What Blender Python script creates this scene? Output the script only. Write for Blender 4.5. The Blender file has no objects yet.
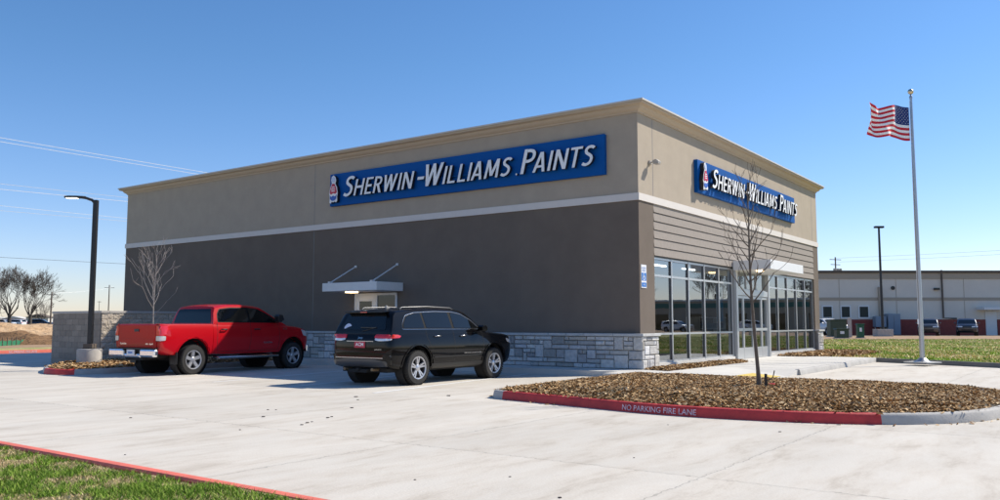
import bpy, bmesh, math, random
import numpy as np
from mathutils import Vector, Matrix
from mathutils.bvhtree import BVHTree
from mathutils.geometry import delaunay_2d_cdt

R = math.radians
scene = bpy.context.scene
COL = scene.collection
random.seed(7)

# ------------------------------------------------------------------ camera, sky, sun, exposure
cam_d = bpy.data.cameras.new('camera'); cam = bpy.data.objects.new('camera', cam_d); COL.objects.link(cam)
cam_d.sensor_width = 36.0; cam_d.lens = 36.0 * 0.832
cam_d.clip_start = 0.1; cam_d.clip_end = 5000
CAMZ = 1.4; PITCH = math.atan(73 / 832.0)
cam.location = (0, 0, CAMZ); cam.rotation_euler = (R(90) + PITCH, 0, 0)
scene.camera = cam

SUN = Vector((0.996, 0.355, 1.0)).normalized()
SUN_EL = math.asin(SUN.z); SUN_ROT = math.atan2(SUN.x, SUN.y)
world = bpy.data.worlds.new('World'); scene.world = world; world.use_nodes = True
wn = world.node_tree.nodes; wl = world.node_tree.links
sky = wn.new('ShaderNodeTexSky'); sky.sky_type = 'NISHITA'; sky.sun_disc = False
sky.sun_elevation = SUN_EL; sky.sun_rotation = SUN_ROT
sky.air_density = 1.0; sky.dust_density = 0.2; sky.ozone_density = 1.6; sky.altitude = 0
hs = wn.new('ShaderNodeHueSaturation'); hs.inputs['Saturation'].default_value = 1.2
tn = wn.new('ShaderNodeMix'); tn.data_type = 'RGBA'; tn.blend_type = 'MULTIPLY'; tn.inputs[0].default_value = 1.0; tn.inputs[7].default_value = (0.95, 0.97, 1.13, 1)
wl.new(sky.outputs[0], hs.inputs['Color']); wl.new(hs.outputs[0], tn.inputs[6]); wtc = wn.new('ShaderNodeTexCoord'); wse = wn.new('ShaderNodeSeparateXYZ'); wl.new(wtc.outputs['Generated'], wse.inputs[0])
wmr = wn.new('ShaderNodeMapRange'); wmr.inputs['From Min'].default_value = 0.0; wmr.inputs['From Max'].default_value = 0.30; wl.new(wse.outputs['Z'], wmr.inputs['Value'])
wmx = wn.new('ShaderNodeMix'); wmx.data_type = 'RGBA'; wmx.inputs[6].default_value = (0.95, 0.94, 1.24, 1); wmx.inputs[7].default_value = (0.85, 0.98, 1.13, 1)
wl.new(wmr.outputs[0], wmx.inputs[0]); wl.new(wmx.outputs[2], tn.inputs[7]); wl.new(tn.outputs[2], wn['Background'].inputs[0]); wn['Background'].inputs[1].default_value = 0.112
sun_d = bpy.data.lights.new('sun', 'SUN'); sun_d.energy = 5.0; sun_d.angle = R(0.53); sun_d.color = (1.0, 0.925, 0.80)
sun = bpy.data.objects.new('sun', sun_d); COL.objects.link(sun); sun.location = (30, 10, 40)
sun.rotation_euler = SUN.to_track_quat('Z', 'Y').to_euler()
scene.view_settings.view_transform = 'Standard'; scene.view_settings.look = 'None'
scene.view_settings.exposure = 0.27; scene.view_settings.gamma = 1; scene.view_settings.use_curve_mapping = False
scene.render.resolution_x = 1024; scene.render.resolution_y = 512
scene.cycles.max_bounces = 7; scene.cycles.transparent_max_bounces = 12

# ------------------------------------------------------------------ site frame: s runs along the shop front, t along its side wall
CX, CY = 3.81, 22.7
E1 = Vector((0.585, 0.811)).normalized(); E2 = Vector((-E1.y, E1.x)); ANG = math.atan2(E1.y, E1.x)
def st(s, t, z=0.0): return Vector((CX + E1.x * s + E2.x * t, CY + E1.y * s + E2.y * t, z))
def at(px, py, z=0.0):
    """ground point under a spot of the survey picture, used to measure the site"""
    v = -(py - 250); c, sn = math.cos(PITCH), math.sin(PITCH)
    fw = 832 * c - v * sn; up = v * c + 832 * sn
    k = (z - CAMZ) / up
    return Vector(((px - 500) * k, fw * k, z))
def far(px, Y, z=0.0): return Vector(((px - 500) / 835.0 * Y, Y, z))

# ------------------------------------------------------------------ materials
def mat(name, col, rough=0.7, metal=0.0, var=0.0, vscale=4.0, bump=0.0, bscale=60.0, coat=0.0, spec=0.5, attr=False, col2=None, tex='Object', detail=6.0, bdist=0.01, stretch=None):
    m = bpy.data.materials.new(name); m.use_nodes = True
    N, L = m.node_tree.nodes, m.node_tree.links
    b = N['Principled BSDF']
    b.inputs['Roughness'].default_value = rough; b.inputs['Metallic'].default_value = metal
    b.inputs['Coat Weight'].default_value = coat; b.inputs['Coat Roughness'].default_value = 0.03
    b.inputs['Specular IOR Level'].default_value = spec
    b.inputs['Base Color'].default_value = (*col, 1)
    tc = N.new('ShaderNodeTexCoord'); src = tc.outputs[tex]
    if stretch:
        mp = N.new('ShaderNodeMapping'); mp.inputs['Scale'].default_value = stretch
        L.new(src, mp.inputs[0]); src = mp.outputs[0]
    last = None
    if attr:
        a = N.new('ShaderNodeAttribute'); a.attribute_name = 'Col'; last = a.outputs['Color']
    if var > 0 or col2:
        n = N.new('ShaderNodeTexNoise'); n.inputs['Scale'].default_value = vscale; n.inputs['Detail'].default_value = detail
        n.inputs['Roughness'].default_value = 0.62
        L.new(src, n.inputs['Vector'])
        if col2:
            r = N.new('ShaderNodeValToRGB'); r.color_ramp.elements[0].position = 0.36; r.color_ramp.elements[1].position = 0.64
            r.color_ramp.elements[0].color = (*col, 1); r.color_ramp.elements[1].color = (*col2, 1)
            L.new(n.outputs['Fac'], r.inputs[0]); last = r.outputs[0]
        else:
            mr = N.new('ShaderNodeMapRange'); mr.inputs['From Min'].default_value = 0.25; mr.inputs['From Max'].default_value = 0.75
            mr.inputs['To Min'].default_value = 1 - var; mr.inputs['To Max'].default_value = 1 + var
            L.new(n.outputs['Fac'], mr.inputs[0])
            mx = N.new('ShaderNodeMix'); mx.data_type = 'RGBA'; mx.blend_type = 'MULTIPLY'; mx.inputs[0].default_value = 1
            if last: L.new(last, mx.inputs[6])
            else: mx.inputs[6].default_value = (*col, 1)
            L.new(mr.outputs[0], mx.inputs[7]); last = mx.outputs[2]
    if last: L.new(last, b.inputs['Base Color'])
    if bump > 0:
        n2 = N.new('ShaderNodeTexNoise'); n2.inputs['Scale'].default_value = bscale; n2.inputs['Detail'].default_value = 5
        L.new(src, n2.inputs['Vector'])
        bp = N.new('ShaderNodeBump'); bp.inputs['Strength'].default_value = bump; bp.inputs['Distance'].default_value = bdist
        L.new(n2.outputs['Fac'], bp.inputs['Height']); L.new(bp.outputs[0], b.inputs['Normal'])
    return m

def emis(name, col, st_):
    m = bpy.data.materials.new(name); m.use_nodes = True
    b = m.node_tree.nodes['Principled BSDF']
    b.inputs['Base Color'].default_value = (*col, 1); b.inputs['Emission Color'].default_value = (*col, 1)
    b.inputs['Emission Strength'].default_value = st_
    return m

def glass_mat(name, tint, ior):
    m = bpy.data.materials.new(name); m.use_nodes = True
    N, L = m.node_tree.nodes, m.node_tree.links
    for n in list(N): N.remove(n)
    o = N.new('ShaderNodeOutputMaterial'); t = N.new('ShaderNodeBsdfTransparent'); g = N.new('ShaderNodeBsdfGlossy')
    t.inputs[0].default_value = (*tint, 1); g.inputs['Roughness'].default_value = 0.0; g.inputs[0].default_value = (0.90, 0.95, 1, 1)
    f = N.new('ShaderNodeFresnel'); f.inputs[0].default_value = ior
    n = N.new('ShaderNodeTexNoise'); n.inputs['Scale'].default_value = 0.9
    tc = N.new('ShaderNodeTexCoord'); L.new(tc.outputs['Object'], n.inputs['Vector'])
    bp = N.new('ShaderNodeBump'); bp.inputs['Strength'].default_value = 0.06; bp.inputs['Distance'].default_value = 0.02
    L.new(n.outputs['Fac'], bp.inputs['Height']); L.new(bp.outputs[0], g.inputs['Normal'])
    mx = N.new('ShaderNodeMixShader'); L.new(f.outputs[0], mx.inputs[0]); L.new(t.outputs[0], mx.inputs[1]); L.new(g.outputs[0], mx.inputs[2])
    L.new(mx.outputs[0], o.inputs[0])
    return m

M = {}
M['tan'] = mat('tan_stucco', (0.405, 0.345, 0.275), 0.9, var=0.07, vscale=1.6, bump=0.25, bscale=90, spec=0.2)
M['brown'] = mat('dark_stucco', (0.160, 0.131, 0.108), 0.9, var=0.10, vscale=1.2, bump=0.25, bscale=90, spec=0.2)
M['band'] = mat('white_band', (0.66, 0.62, 0.58), 0.85, var=0.03, bump=0.15, spec=0.2)
M['cornice'] = mat('cornice_tan', (0.50, 0.41, 0.31), 0.85, var=0.04, spec=0.2)
M['cap'] = mat('metal_coping', (0.55, 0.52, 0.47), 0.45, var=0.04)
M['siding'] = mat('board_siding', (0.30, 0.265, 0.235), 0.85, var=0.10, vscale=9, bump=0.3, bscale=40, spec=0.2)
M['stone'] = mat('limestone_veneer', (0.4, 0.4, 0.4), 0.9, attr=True, var=0.22, vscale=9, bump=0.9, bscale=14, bdist=0.03, spec=0.2)
M['mortar'] = mat('mortar', (0.22, 0.215, 0.205), 0.95, var=0.1, spec=0.1)
M['stonecap'] = mat('stone_cap', (0.47, 0.47, 0.46), 0.85, var=0.15, vscale=5, bump=0.4, bscale=30)
M['alu'] = mat('storefront_aluminium', (0.56, 0.57, 0.57), 0.35, 0.55, var=0.03)
M['alud'] = mat('shaded_reveal_and_joint', (0.16, 0.165, 0.17), 0.4, 0.5)  # shade of the window reveals put into a dark grey; also used for joints
M['glass'] = glass_mat('storefront_glass', (0.55, 0.60, 0.60), 3.1)
M['white'] = mat('white_metal', (0.72, 0.72, 0.71), 0.45, var=0.03)
M['whitepaint'] = mat('white_traffic_paint', (0.74, 0.74, 0.72), 0.7, var=0.14, vscale=5)
M['stencil'] = mat('faded_stencil_paint', (0.66, 0.52, 0.58), 0.7, var=0.35, vscale=14)
M['redpaint'] = mat('red_kerb_paint', (0.50, 0.040, 0.038), 0.65, var=0.30, vscale=3.5, bump=0.3, bscale=25)
M['fadedred'] = mat('faded_red_kerb_paint', (0.60, 0.135, 0.095), 0.75, var=0.2, vscale=3.5, bump=0.3, bscale=25)
M['kerb'] = mat('kerb_concrete', (0.40, 0.385, 0.36), 0.85, var=0.20, vscale=2.2, bump=0.4, bscale=40)
M['walk'] = mat('sidewalk_concrete', (0.56, 0.54, 0.50), 0.85, var=0.08, vscale=1.3, bump=0.2, bscale=60)
M['blue'] = mat('sign_blue', (0.0, 0.085, 0.33), 0.6, var=0.02, spec=0.15)
M['bluetop'] = mat('sign_edge_blue', (0.0, 0.07, 0.30), 0.45)
M['letter'] = mat('letter_white', (0.84, 0.84, 0.84), 0.4)
M['blackp'] = mat('black_plastic', (0.012, 0.012, 0.013), 0.45)
M['black'] = mat('black_metal', (0.018, 0.018, 0.02), 0.4)
M['steel'] = mat('brushed_steel', (0.46, 0.46, 0.47), 0.38, 1.0, var=0.05)
M['chrome'] = mat('chrome', (0.86, 0.86, 0.87), 0.22, 1.0)
M['chromed'] = mat('satin_chrome', (0.45, 0.45, 0.46), 0.25, 1.0)
M['rim'] = mat('alloy', (0.50, 0.50, 0.52), 0.32, 0.6)
M['barrel'] = mat('wheel_barrel', (0.03, 0.03, 0.032), 0.6)
M['tyre'] = mat('tyre_rubber', (0.022, 0.021, 0.02), 0.85, var=0.2, vscale=20)
M['redcar'] = mat('red_car_paint', (0.47, 0.002, 0.008), 0.4, 0.0, coat=0.75, spec=0.1)
M['blackcar'] = mat('black_car_paint', (0.003, 0.003, 0.004), 0.3, 0.0, coat=0.5, spec=0.05)
M['bluecar'] = mat('dark_blue_car_paint', (0.012, 0.018, 0.04), 0.3, 0.1, coat=1.0)
M['greycar'] = mat('dark_grey_car_paint', (0.07, 0.072, 0.08), 0.3, 0.2, coat=1.0)
M['whitecar'] = mat('white_car_paint', (0.7, 0.7, 0.7), 0.3, coat=1.0)
M['carglass'] = mat('tinted_car_glass', (0.004, 0.005, 0.006), 0.02, spec=0.5)
M['farpane'] = mat('far_window_pane', (0.02, 0.03, 0.03), 0.35, spec=0.3)
M['redlamp'] = mat('red_lamp_lens', (0.65, 0.008, 0.01), 0.15, coat=1.0)
M['clearlamp'] = mat('clear_lamp_lens', (0.70, 0.69, 0.70), 0.12, 0.3, coat=1.0)
M['orange'] = mat('amber_lens', (0.8, 0.3, 0.03), 0.2)
M['under'] = mat('underbody', (0.015, 0.014, 0.014), 0.9)
M['rust'] = mat('exhaust', (0.20, 0.14, 0.08), 0.6, 0.5, var=0.3)
M['plate'] = mat('licence_plate', (0.72, 0.72, 0.74), 0.5)
M['rplate'] = mat('red_plate', (0.5, 0.03, 0.06), 0.5)
M['bark'] = mat('young_bark', (0.14, 0.115, 0.09), 0.9, var=0.3, vscale=12, bump=0.5, bscale=50)
M['bark2'] = mat('grey_bark', (0.075, 0.062, 0.055), 0.95, var=0.25, vscale=3)
M['barkl'] = mat('pale_twig_bark', (0.36, 0.32, 0.29), 0.9, var=0.25, vscale=12)
M['cmu'] = mat('smooth_block', (0.30, 0.27, 0.235), 0.9, attr=True, var=0.08, vscale=6, bump=0.3, bscale=50, spec=0.2)
M['split'] = mat('split_face_block', (0.40, 0.35, 0.29), 0.95, attr=True, var=0.25, vscale=22, bump=1.0, bscale=16, bdist=0.05, spec=0.2)
M['ccap'] = mat('wall_cap', (0.43, 0.40, 0.37), 0.85, var=0.08)
M['conc'] = mat('rough_concrete', (0.42, 0.40, 0.37), 0.9, var=0.15, vscale=5, bump=0.4, bscale=30)
M['mulchb'] = mat('mulch_bed_soil', (0.13, 0.075, 0.04), 0.95, var=0.5, vscale=14, bump=1.0, bscale=30, bdist=0.05, spec=0.1)
M['mulch'] = mat('mulch_chips', (0.3, 0.2, 0.1), 0.9, attr=True, spec=0.15)
M['grassb'] = mat('blade', (0.1, 0.2, 0.03), 0.75, attr=True, spec=0.15)
M['beige'] = mat('far_beige', (0.70, 0.64, 0.555), 0.9, var=0.05, vscale=0.5)
M['beige2'] = mat('far_band', (0.42, 0.35, 0.27), 0.9)
M['brick'] = mat('far_brick', (0.26, 0.058, 0.045), 0.9, var=0.15, vscale=3)
M['greenm'] = mat('transformer_green', (0.035, 0.06, 0.035), 0.5, var=0.1)
M['greenb'] = mat('bright_green_box', (0.008, 0.09, 0.045), 0.5)
M['bluegrey'] = mat('blue_grey_cabinet', (0.22, 0.27, 0.33), 0.5, var=0.05)
M['wood'] = mat('pole_wood', (0.12, 0.095, 0.075), 0.9, var=0.25)
M['wire'] = mat('pale_wire', (0.80, 0.80, 0.82), 0.5)
M['wired'] = mat('dark_wire', (0.10, 0.11, 0.12), 0.6)
M['dirt'] = mat('excavated_clay', (0.42, 0.27, 0.15), 0.95, var=0.3, vscale=0.9, bump=1.0, bscale=2.2, bdist=0.25, col2=(0.56, 0.40, 0.25), spec=0.1)
M['dirt2'] = mat('dark_soil', (0.20, 0.12, 0.065), 0.95, var=0.3, vscale=1.4, bump=1.0, bscale=3, bdist=0.2, spec=0.1)
M['silt'] = mat('green_silt_fabric', (0.02, 0.17, 0.08), 0.8, var=0.2, vscale=3)
M['lens'] = emis('lamp_lens', (1.0, 0.97, 0.9), 3.5)
M['warm'] = emis('warm_lamp', (1.0, 0.72, 0.38), 5.0)
M['tube'] = emis('ceiling_tube', (0.95, 0.97, 1.0), 5.0)
M['interior'] = mat('interior_wall', (0.35, 0.34, 0.32), 0.9)
M['ifloor'] = mat('interior_floor', (0.16, 0.145, 0.13), 0.6)
M['shelf'] = mat('shelf_goods', (0.25, 0.25, 0.27), 0.7, col2=(0.10, 0.13, 0.2), var=0.4, vscale=5)
M['poster'] = mat('poster_blue', (0.08, 0.36, 0.72), 0.5)
M['yellow'] = mat('tactile_yellow', (0.62, 0.46, 0.10), 0.8, var=0.15, vscale=8)
M['flagred'] = mat('flag_red', (0.58, 0.012, 0.03), 0.8); M['flagwhite'] = mat('flag_white', (0.88, 0.88, 0.88), 0.8); M['flagblue'] = mat('flag_blue', (0.012, 0.03, 0.16), 0.8)
M['gold'] = mat('finial', (0.62, 0.52, 0.36), 0.3, 1.0)
M['farred'] = mat('far_red_wall', (0.30, 0.04, 0.04), 0.9); M['farwhite'] = mat('far_white_wall', (0.55, 0.53, 0.50), 0.9); M['teal'] = mat('far_teal', (0.03, 0.16, 0.14), 0.7)
M['signw'] = mat('sign_white', (0.75, 0.76, 0.78), 0.5); M['signb'] = mat('sign_accessible_blue', (0.02, 0.16, 0.50), 0.5)
M['tagred'] = mat('red_tag', (0.6, 0.03, 0.05), 0.5)
M['logored'] = mat('logo_red', (0.55, 0.02, 0.05), 0.4); M['logoblue'] = mat('logo_blue', (0.02, 0.10, 0.45), 0.4); M['logopale'] = mat('logo_pale', (0.55, 0.62, 0.78), 0.4)

# ------------------------------------------------------------------ object helpers
def tag(o, label=None, cat=None, group=None, kind=None):
    if label: o['label'] = label
    if cat: o['category'] = cat
    if group: o['group'] = group
    if kind: o['kind'] = kind
    return o
def empty(name, loc=(0, 0, 0), rz=0.0, label=None, cat=None, group=None):
    o = bpy.data.objects.new(name, None); COL.objects.link(o); o.location = loc; o.rotation_euler = (0, 0, rz)
    o.empty_display_size = 0.2
    return tag(o, label, cat, group)
def kids(o): return [c for c in bpy.data.objects if c.parent == o]
def copy_tree(o, parent=None):
    c = o.copy(); COL.objects.link(c); c.parent = parent
    for ch in kids(o): copy_tree(ch, c)
    return c

class MB:
    def __init__(s): s.v = []; s.f = []; s.mi = []
    def add(s, vs, fs, mi=0):
        n = len(s.v); s.v += [tuple(v) for v in vs]; s.f += [tuple(i + n for i in f) for f in fs]; s.mi += [mi] * len(fs); return s
    def box(s, a, b, mi=0):
        x0, y0, z0 = a; x1, y1, z1 = b
        if x0 > x1: x0, x1 = x1, x0
        if y0 > y1: y0, y1 = y1, y0
        if z0 > z1: z0, z1 = z1, z0
        v = [(x0, y0, z0), (x1, y0, z0), (x1, y1, z0), (x0, y1, z0), (x0, y0, z1), (x1, y0, z1), (x1, y1, z1), (x0, y1, z1)]
        return s.add(v, [(0, 3, 2, 1), (4, 5, 6, 7), (0, 1, 5, 4), (1, 2, 6, 5), (2, 3, 7, 6), (3, 0, 4, 7)], mi)
    def tube(s, pts, rads, n=8, caps=True, mi=0):
        pts = [Vector(p) for p in pts]
        if not hasattr(rads, '__len__'): rads = [rads] * len(pts)
        rings = []; ref = None
        for i, p in enumerate(pts):
            d = (pts[min(i + 1, len(pts) - 1)] - pts[max(i - 1, 0)]).normalized()
            if ref is None: ref = d.orthogonal().normalized()
            u = (ref - d * ref.dot(d)).normalized(); w = d.cross(u); ref = u
            rings.append([p + (u * math.cos(2 * math.pi * k / n) + w * math.sin(2 * math.pi * k / n)) * rads[i] for k in range(n)])
        vs = [v for r in rings for v in r]; fs = []
        for i in range(len(pts) - 1):
            for k in range(n):
                a = i * n + k; b = i * n + (k + 1) % n; fs.append((a, b, b + n, a + n))
        if caps:
            fs.append(tuple(reversed(range(n)))); fs.append(tuple(range((len(pts) - 1) * n, len(pts) * n)))
        return s.add(vs, fs, mi)
    def lathe(s, prof, n=24, axis='z', o=(0, 0, 0), mi=0, closed=False):
        vs = []; fs = []; m = len(prof)
        for k in range(n):
            a = 2 * math.pi * k / n
            for (r, h) in prof:
                if axis == 'z': vs.append((o[0] + r * math.cos(a), o[1] + r * math.sin(a), o[2] + h))
                elif axis == 'y': vs.append((o[0] + r * math.cos(a), o[1] + h, o[2] + r * math.sin(a)))
                else: vs.append((o[0] + h, o[1] + r * math.cos(a), o[2] + r * math.sin(a)))
        rng = range(m if closed else m - 1)
        for k in range(n):
            for j in rng:
                a = k * m + j; b = k * m + (j + 1) % m; c = ((k + 1) % n) * m + (j + 1) % m; d = ((k + 1) % n) * m + j
                fs.append((a, d, c, b) if axis != 'y' else (a, b, c, d))
        return s.add(vs, fs, mi)
    def prism(s, poly, a, b, axis='z', mi=0):
        n = len(poly)
        def P(u, v, h): return (u, v, h) if axis == 'z' else ((u, h, v) if axis == 'y' else (h, u, v))
        vs = [P(u, v, a) for u, v in poly] + [P(u, v, b) for u, v in poly]
        fs = [tuple(reversed(range(n))), tuple(range(n, 2 * n))] + [(i, (i + 1) % n, n + (i + 1) % n, n + i) for i in range(n)]
        return s.add(vs, fs, mi)
    def islands(s):
        par = list(range(len(s.v)))
        def find(a):
            while par[a] != a: par[a] = par[par[a]]; a = par[a]
            return a
        for f in s.f:
            for k in f[1:]: par[find(k)] = find(f[0])
        groups = {}
        for i, f in enumerate(s.f): groups.setdefault(find(f[0]), []).append(i)
        out = []
        for g in groups.values():
            q = MB(); mp = {}
            for i in g:
                for k in s.f[i]:
                    if k not in mp: mp[k] = len(q.v); q.v.append(s.v[k])
                q.f.append(tuple(mp[k] for k in s.f[i])); q.mi.append(s.mi[i])
            out.append(q)
        return out
    def build(s, name, m, parent=None, smooth=None, bevel=0, fix=True, cols=None, each=False):
        if each: return [q.build(name, m, parent, smooth, bevel, fix) for q in s.islands()]
        me = bpy.data.meshes.new(name); me.from_pydata(s.v, [], s.f)
        ms = m if isinstance(m, (list, tuple)) else [m]
        for x in ms: me.materials.append(x)
        if len(ms) > 1: me.polygons.foreach_set('material_index', s.mi)
        if cols is not None: setcols(me, cols)
        if fix or bevel:
            bm = bmesh.new(); bm.from_mesh(me)
            if fix: bmesh.ops.recalc_face_normals(bm, faces=bm.faces)
            if bevel:
                es = [e for e in bm.edges if len(e.link_faces) == 2 and e.calc_face_angle(0) > 0.6]
                bmesh.ops.bevel(bm, geom=es, offset=bevel, segments=2, affect='EDGES', profile=0.5, clamp_overlap=True)
            bm.to_mesh(me); bm.free()
        if smooth is not None:
            me.polygons.foreach_set('use_smooth', [True] * len(me.polygons)); me.set_sharp_from_angle(angle=R(smooth))
        me.update()
        o = bpy.data.objects.new(name, me); COL.objects.link(o); o.parent = parent
        return o
def setcols(me, cols):
    """one colour per face"""
    a = me.color_attributes.new('Col', 'FLOAT_COLOR', 'CORNER')
    arr = []
    for p in me.polygons:
        c = cols[p.index]; arr += [c[0], c[1], c[2], 1.0] * p.loop_total
    a.data.foreach_set('color', arr)
def npmesh(name, V, F, m, cols=None, parent=None):
    """V (n,3), F (k,3) or (k,4), cols (k,3) per face"""
    me = bpy.data.meshes.new(name); k, w = F.shape
    me.vertices.add(len(V)); me.vertices.foreach_set('co', V.astype(np.float32).ravel())
    me.loops.add(k * w); me.loops.foreach_set('vertex_index', F.astype(np.int32).ravel())
    me.polygons.add(k); me.polygons.foreach_set('loop_start', (np.arange(k) * w).astype(np.int32))
    me.update(calc_edges=True)
    if cols is not None:
        a = me.color_attributes.new('Col', 'FLOAT_COLOR', 'CORNER')
        c = np.ones((k, w, 4), np.float32); c[:, :, :3] = cols[:, None, :]; a.data.foreach_set('color', c.ravel())
    me.materials.append(m)
    o = bpy.data.objects.new(name, me); COL.objects.link(o); o.parent = parent
    return o
def offset_poly(P, d):
    """offset an open polyline in 2D, positive = to the left"""
    out = []
    for i in range(len(P)):
        a = P[max(i - 1, 0)]; b = P[min(i + 1, len(P) - 1)]
        d1 = (P[i] - a).normalized() if i else (b - P[i]).normalized()
        d2 = (b - P[i]).normalized() if i < len(P) - 1 else d1
        n1 = Vector((-d1.y, d1.x)); n2 = Vector((-d2.y, d2.x)); n = (n1 + n2).normalized()
        out.append(P[i] + n * d / max(0.4, n.dot(n1)))
    return out
def smooth_path(P, n=8):
    """Catmull-Rom through 2D points"""
    P = [Vector(p) for p in P]; Q = [P[0] * 2 - P[1]] + P + [P[-1] * 2 - P[-2]]; out = []
    for i in range(1, len(Q) - 2):
        for k in range(n):
            u = k / n; a, b, c, d = Q[i - 1], Q[i], Q[i + 1], Q[i + 2]
            out.append(0.5 * ((2 * b) + (c - a) * u + (2 * a - 5 * b + 4 * c - d) * u * u + (3 * b - a - 3 * c + d) * u ** 3))
    out.append(P[-1]); return out
def kerb(name, P, m, side=1, w=0.16, h=0.15, z0=-0.03, kind='structure'):
    """P: list of 2D points along the road-side foot of the kerb; side=1: kerb body to the left"""
    prof = [(0.0, z0), (0.0, 0.0), (0.022, h - 0.03), (0.032, h - 0.012), (0.05, h), (w - 0.02, h), (w, h - 0.02), (w, z0)]
    lines = [offset_poly(P, side * o) for o, _ in prof]
    vs = []; n = len(prof)
    for i in range(len(P)):
        for j in range(n): vs.append((lines[j][i].x, lines[j][i].y, prof[j][1]))
    fs = []
    for i in range(len(P) - 1):
        for j in range(n): fs.append((i * n + j, i * n + (j + 1) % n, (i + 1) * n + (j + 1) % n, (i + 1) * n + j))
    fs.append(tuple(range(n))); fs.append(tuple(reversed(range((len(P) - 1) * n, len(P) * n))))
    o = MB().add(vs, fs).build(name, m, smooth=40)
    if kind: o['kind'] = kind
    return o
def sheet(name, poly, z, m, kind='structure', thick=0.0, loc=None, rz=0.0):
    mb = MB()
    if thick: mb.prism([tuple(p[:2]) for p in poly], z - thick, z)
    else: mb.add([(p[0], p[1], z) for p in poly], [tuple(range(len(poly)))])
    o = mb.build(name, m, bevel=0)
    if kind: o['kind'] = kind
    if loc is not None: o.location = loc; o.rotation_euler = (0, 0, rz)
    return o
def text_mesh(word, size=1.0, bold=0.0, extrude=0.0, shear=0.0, spacing=1.0):
    """returns (verts, faces) of text in the xy plane with extrude along z"""
    cu = bpy.data.curves.new('t', 'FONT'); cu.body = word; cu.size = size; cu.offset = bold; cu.extrude = extrude; cu.shear = shear; cu.space_character = spacing
    cu.resolution_u = 4
    o = bpy.data.objects.new('t', cu); COL.objects.link(o)
    dg = bpy.context.evaluated_depsgraph_get(); me = bpy.data.meshes.new_from_object(o.evaluated_get(dg))
    vs = [tuple(v.co) for v in me.vertices]; fs = [tuple(p.vertices) for p in me.polygons]
    bpy.data.objects.remove(o); bpy.data.curves.remove(cu); bpy.data.meshes.remove(me)
    return vs, fs
def fit(vs, x0, x1, y0, y1, extents=None):
    e = extents or (min(v[0] for v in vs), max(v[0] for v in vs), min(v[1] for v in vs), max(v[1] for v in vs))
    ax, bx, ay, by = e
    return [(x0 + (v[0] - ax) / (bx - ax) * (x1 - x0), y0 + (v[1] - ay) / (by - ay) * (y1 - y0), v[2]) for v in vs]

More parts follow.
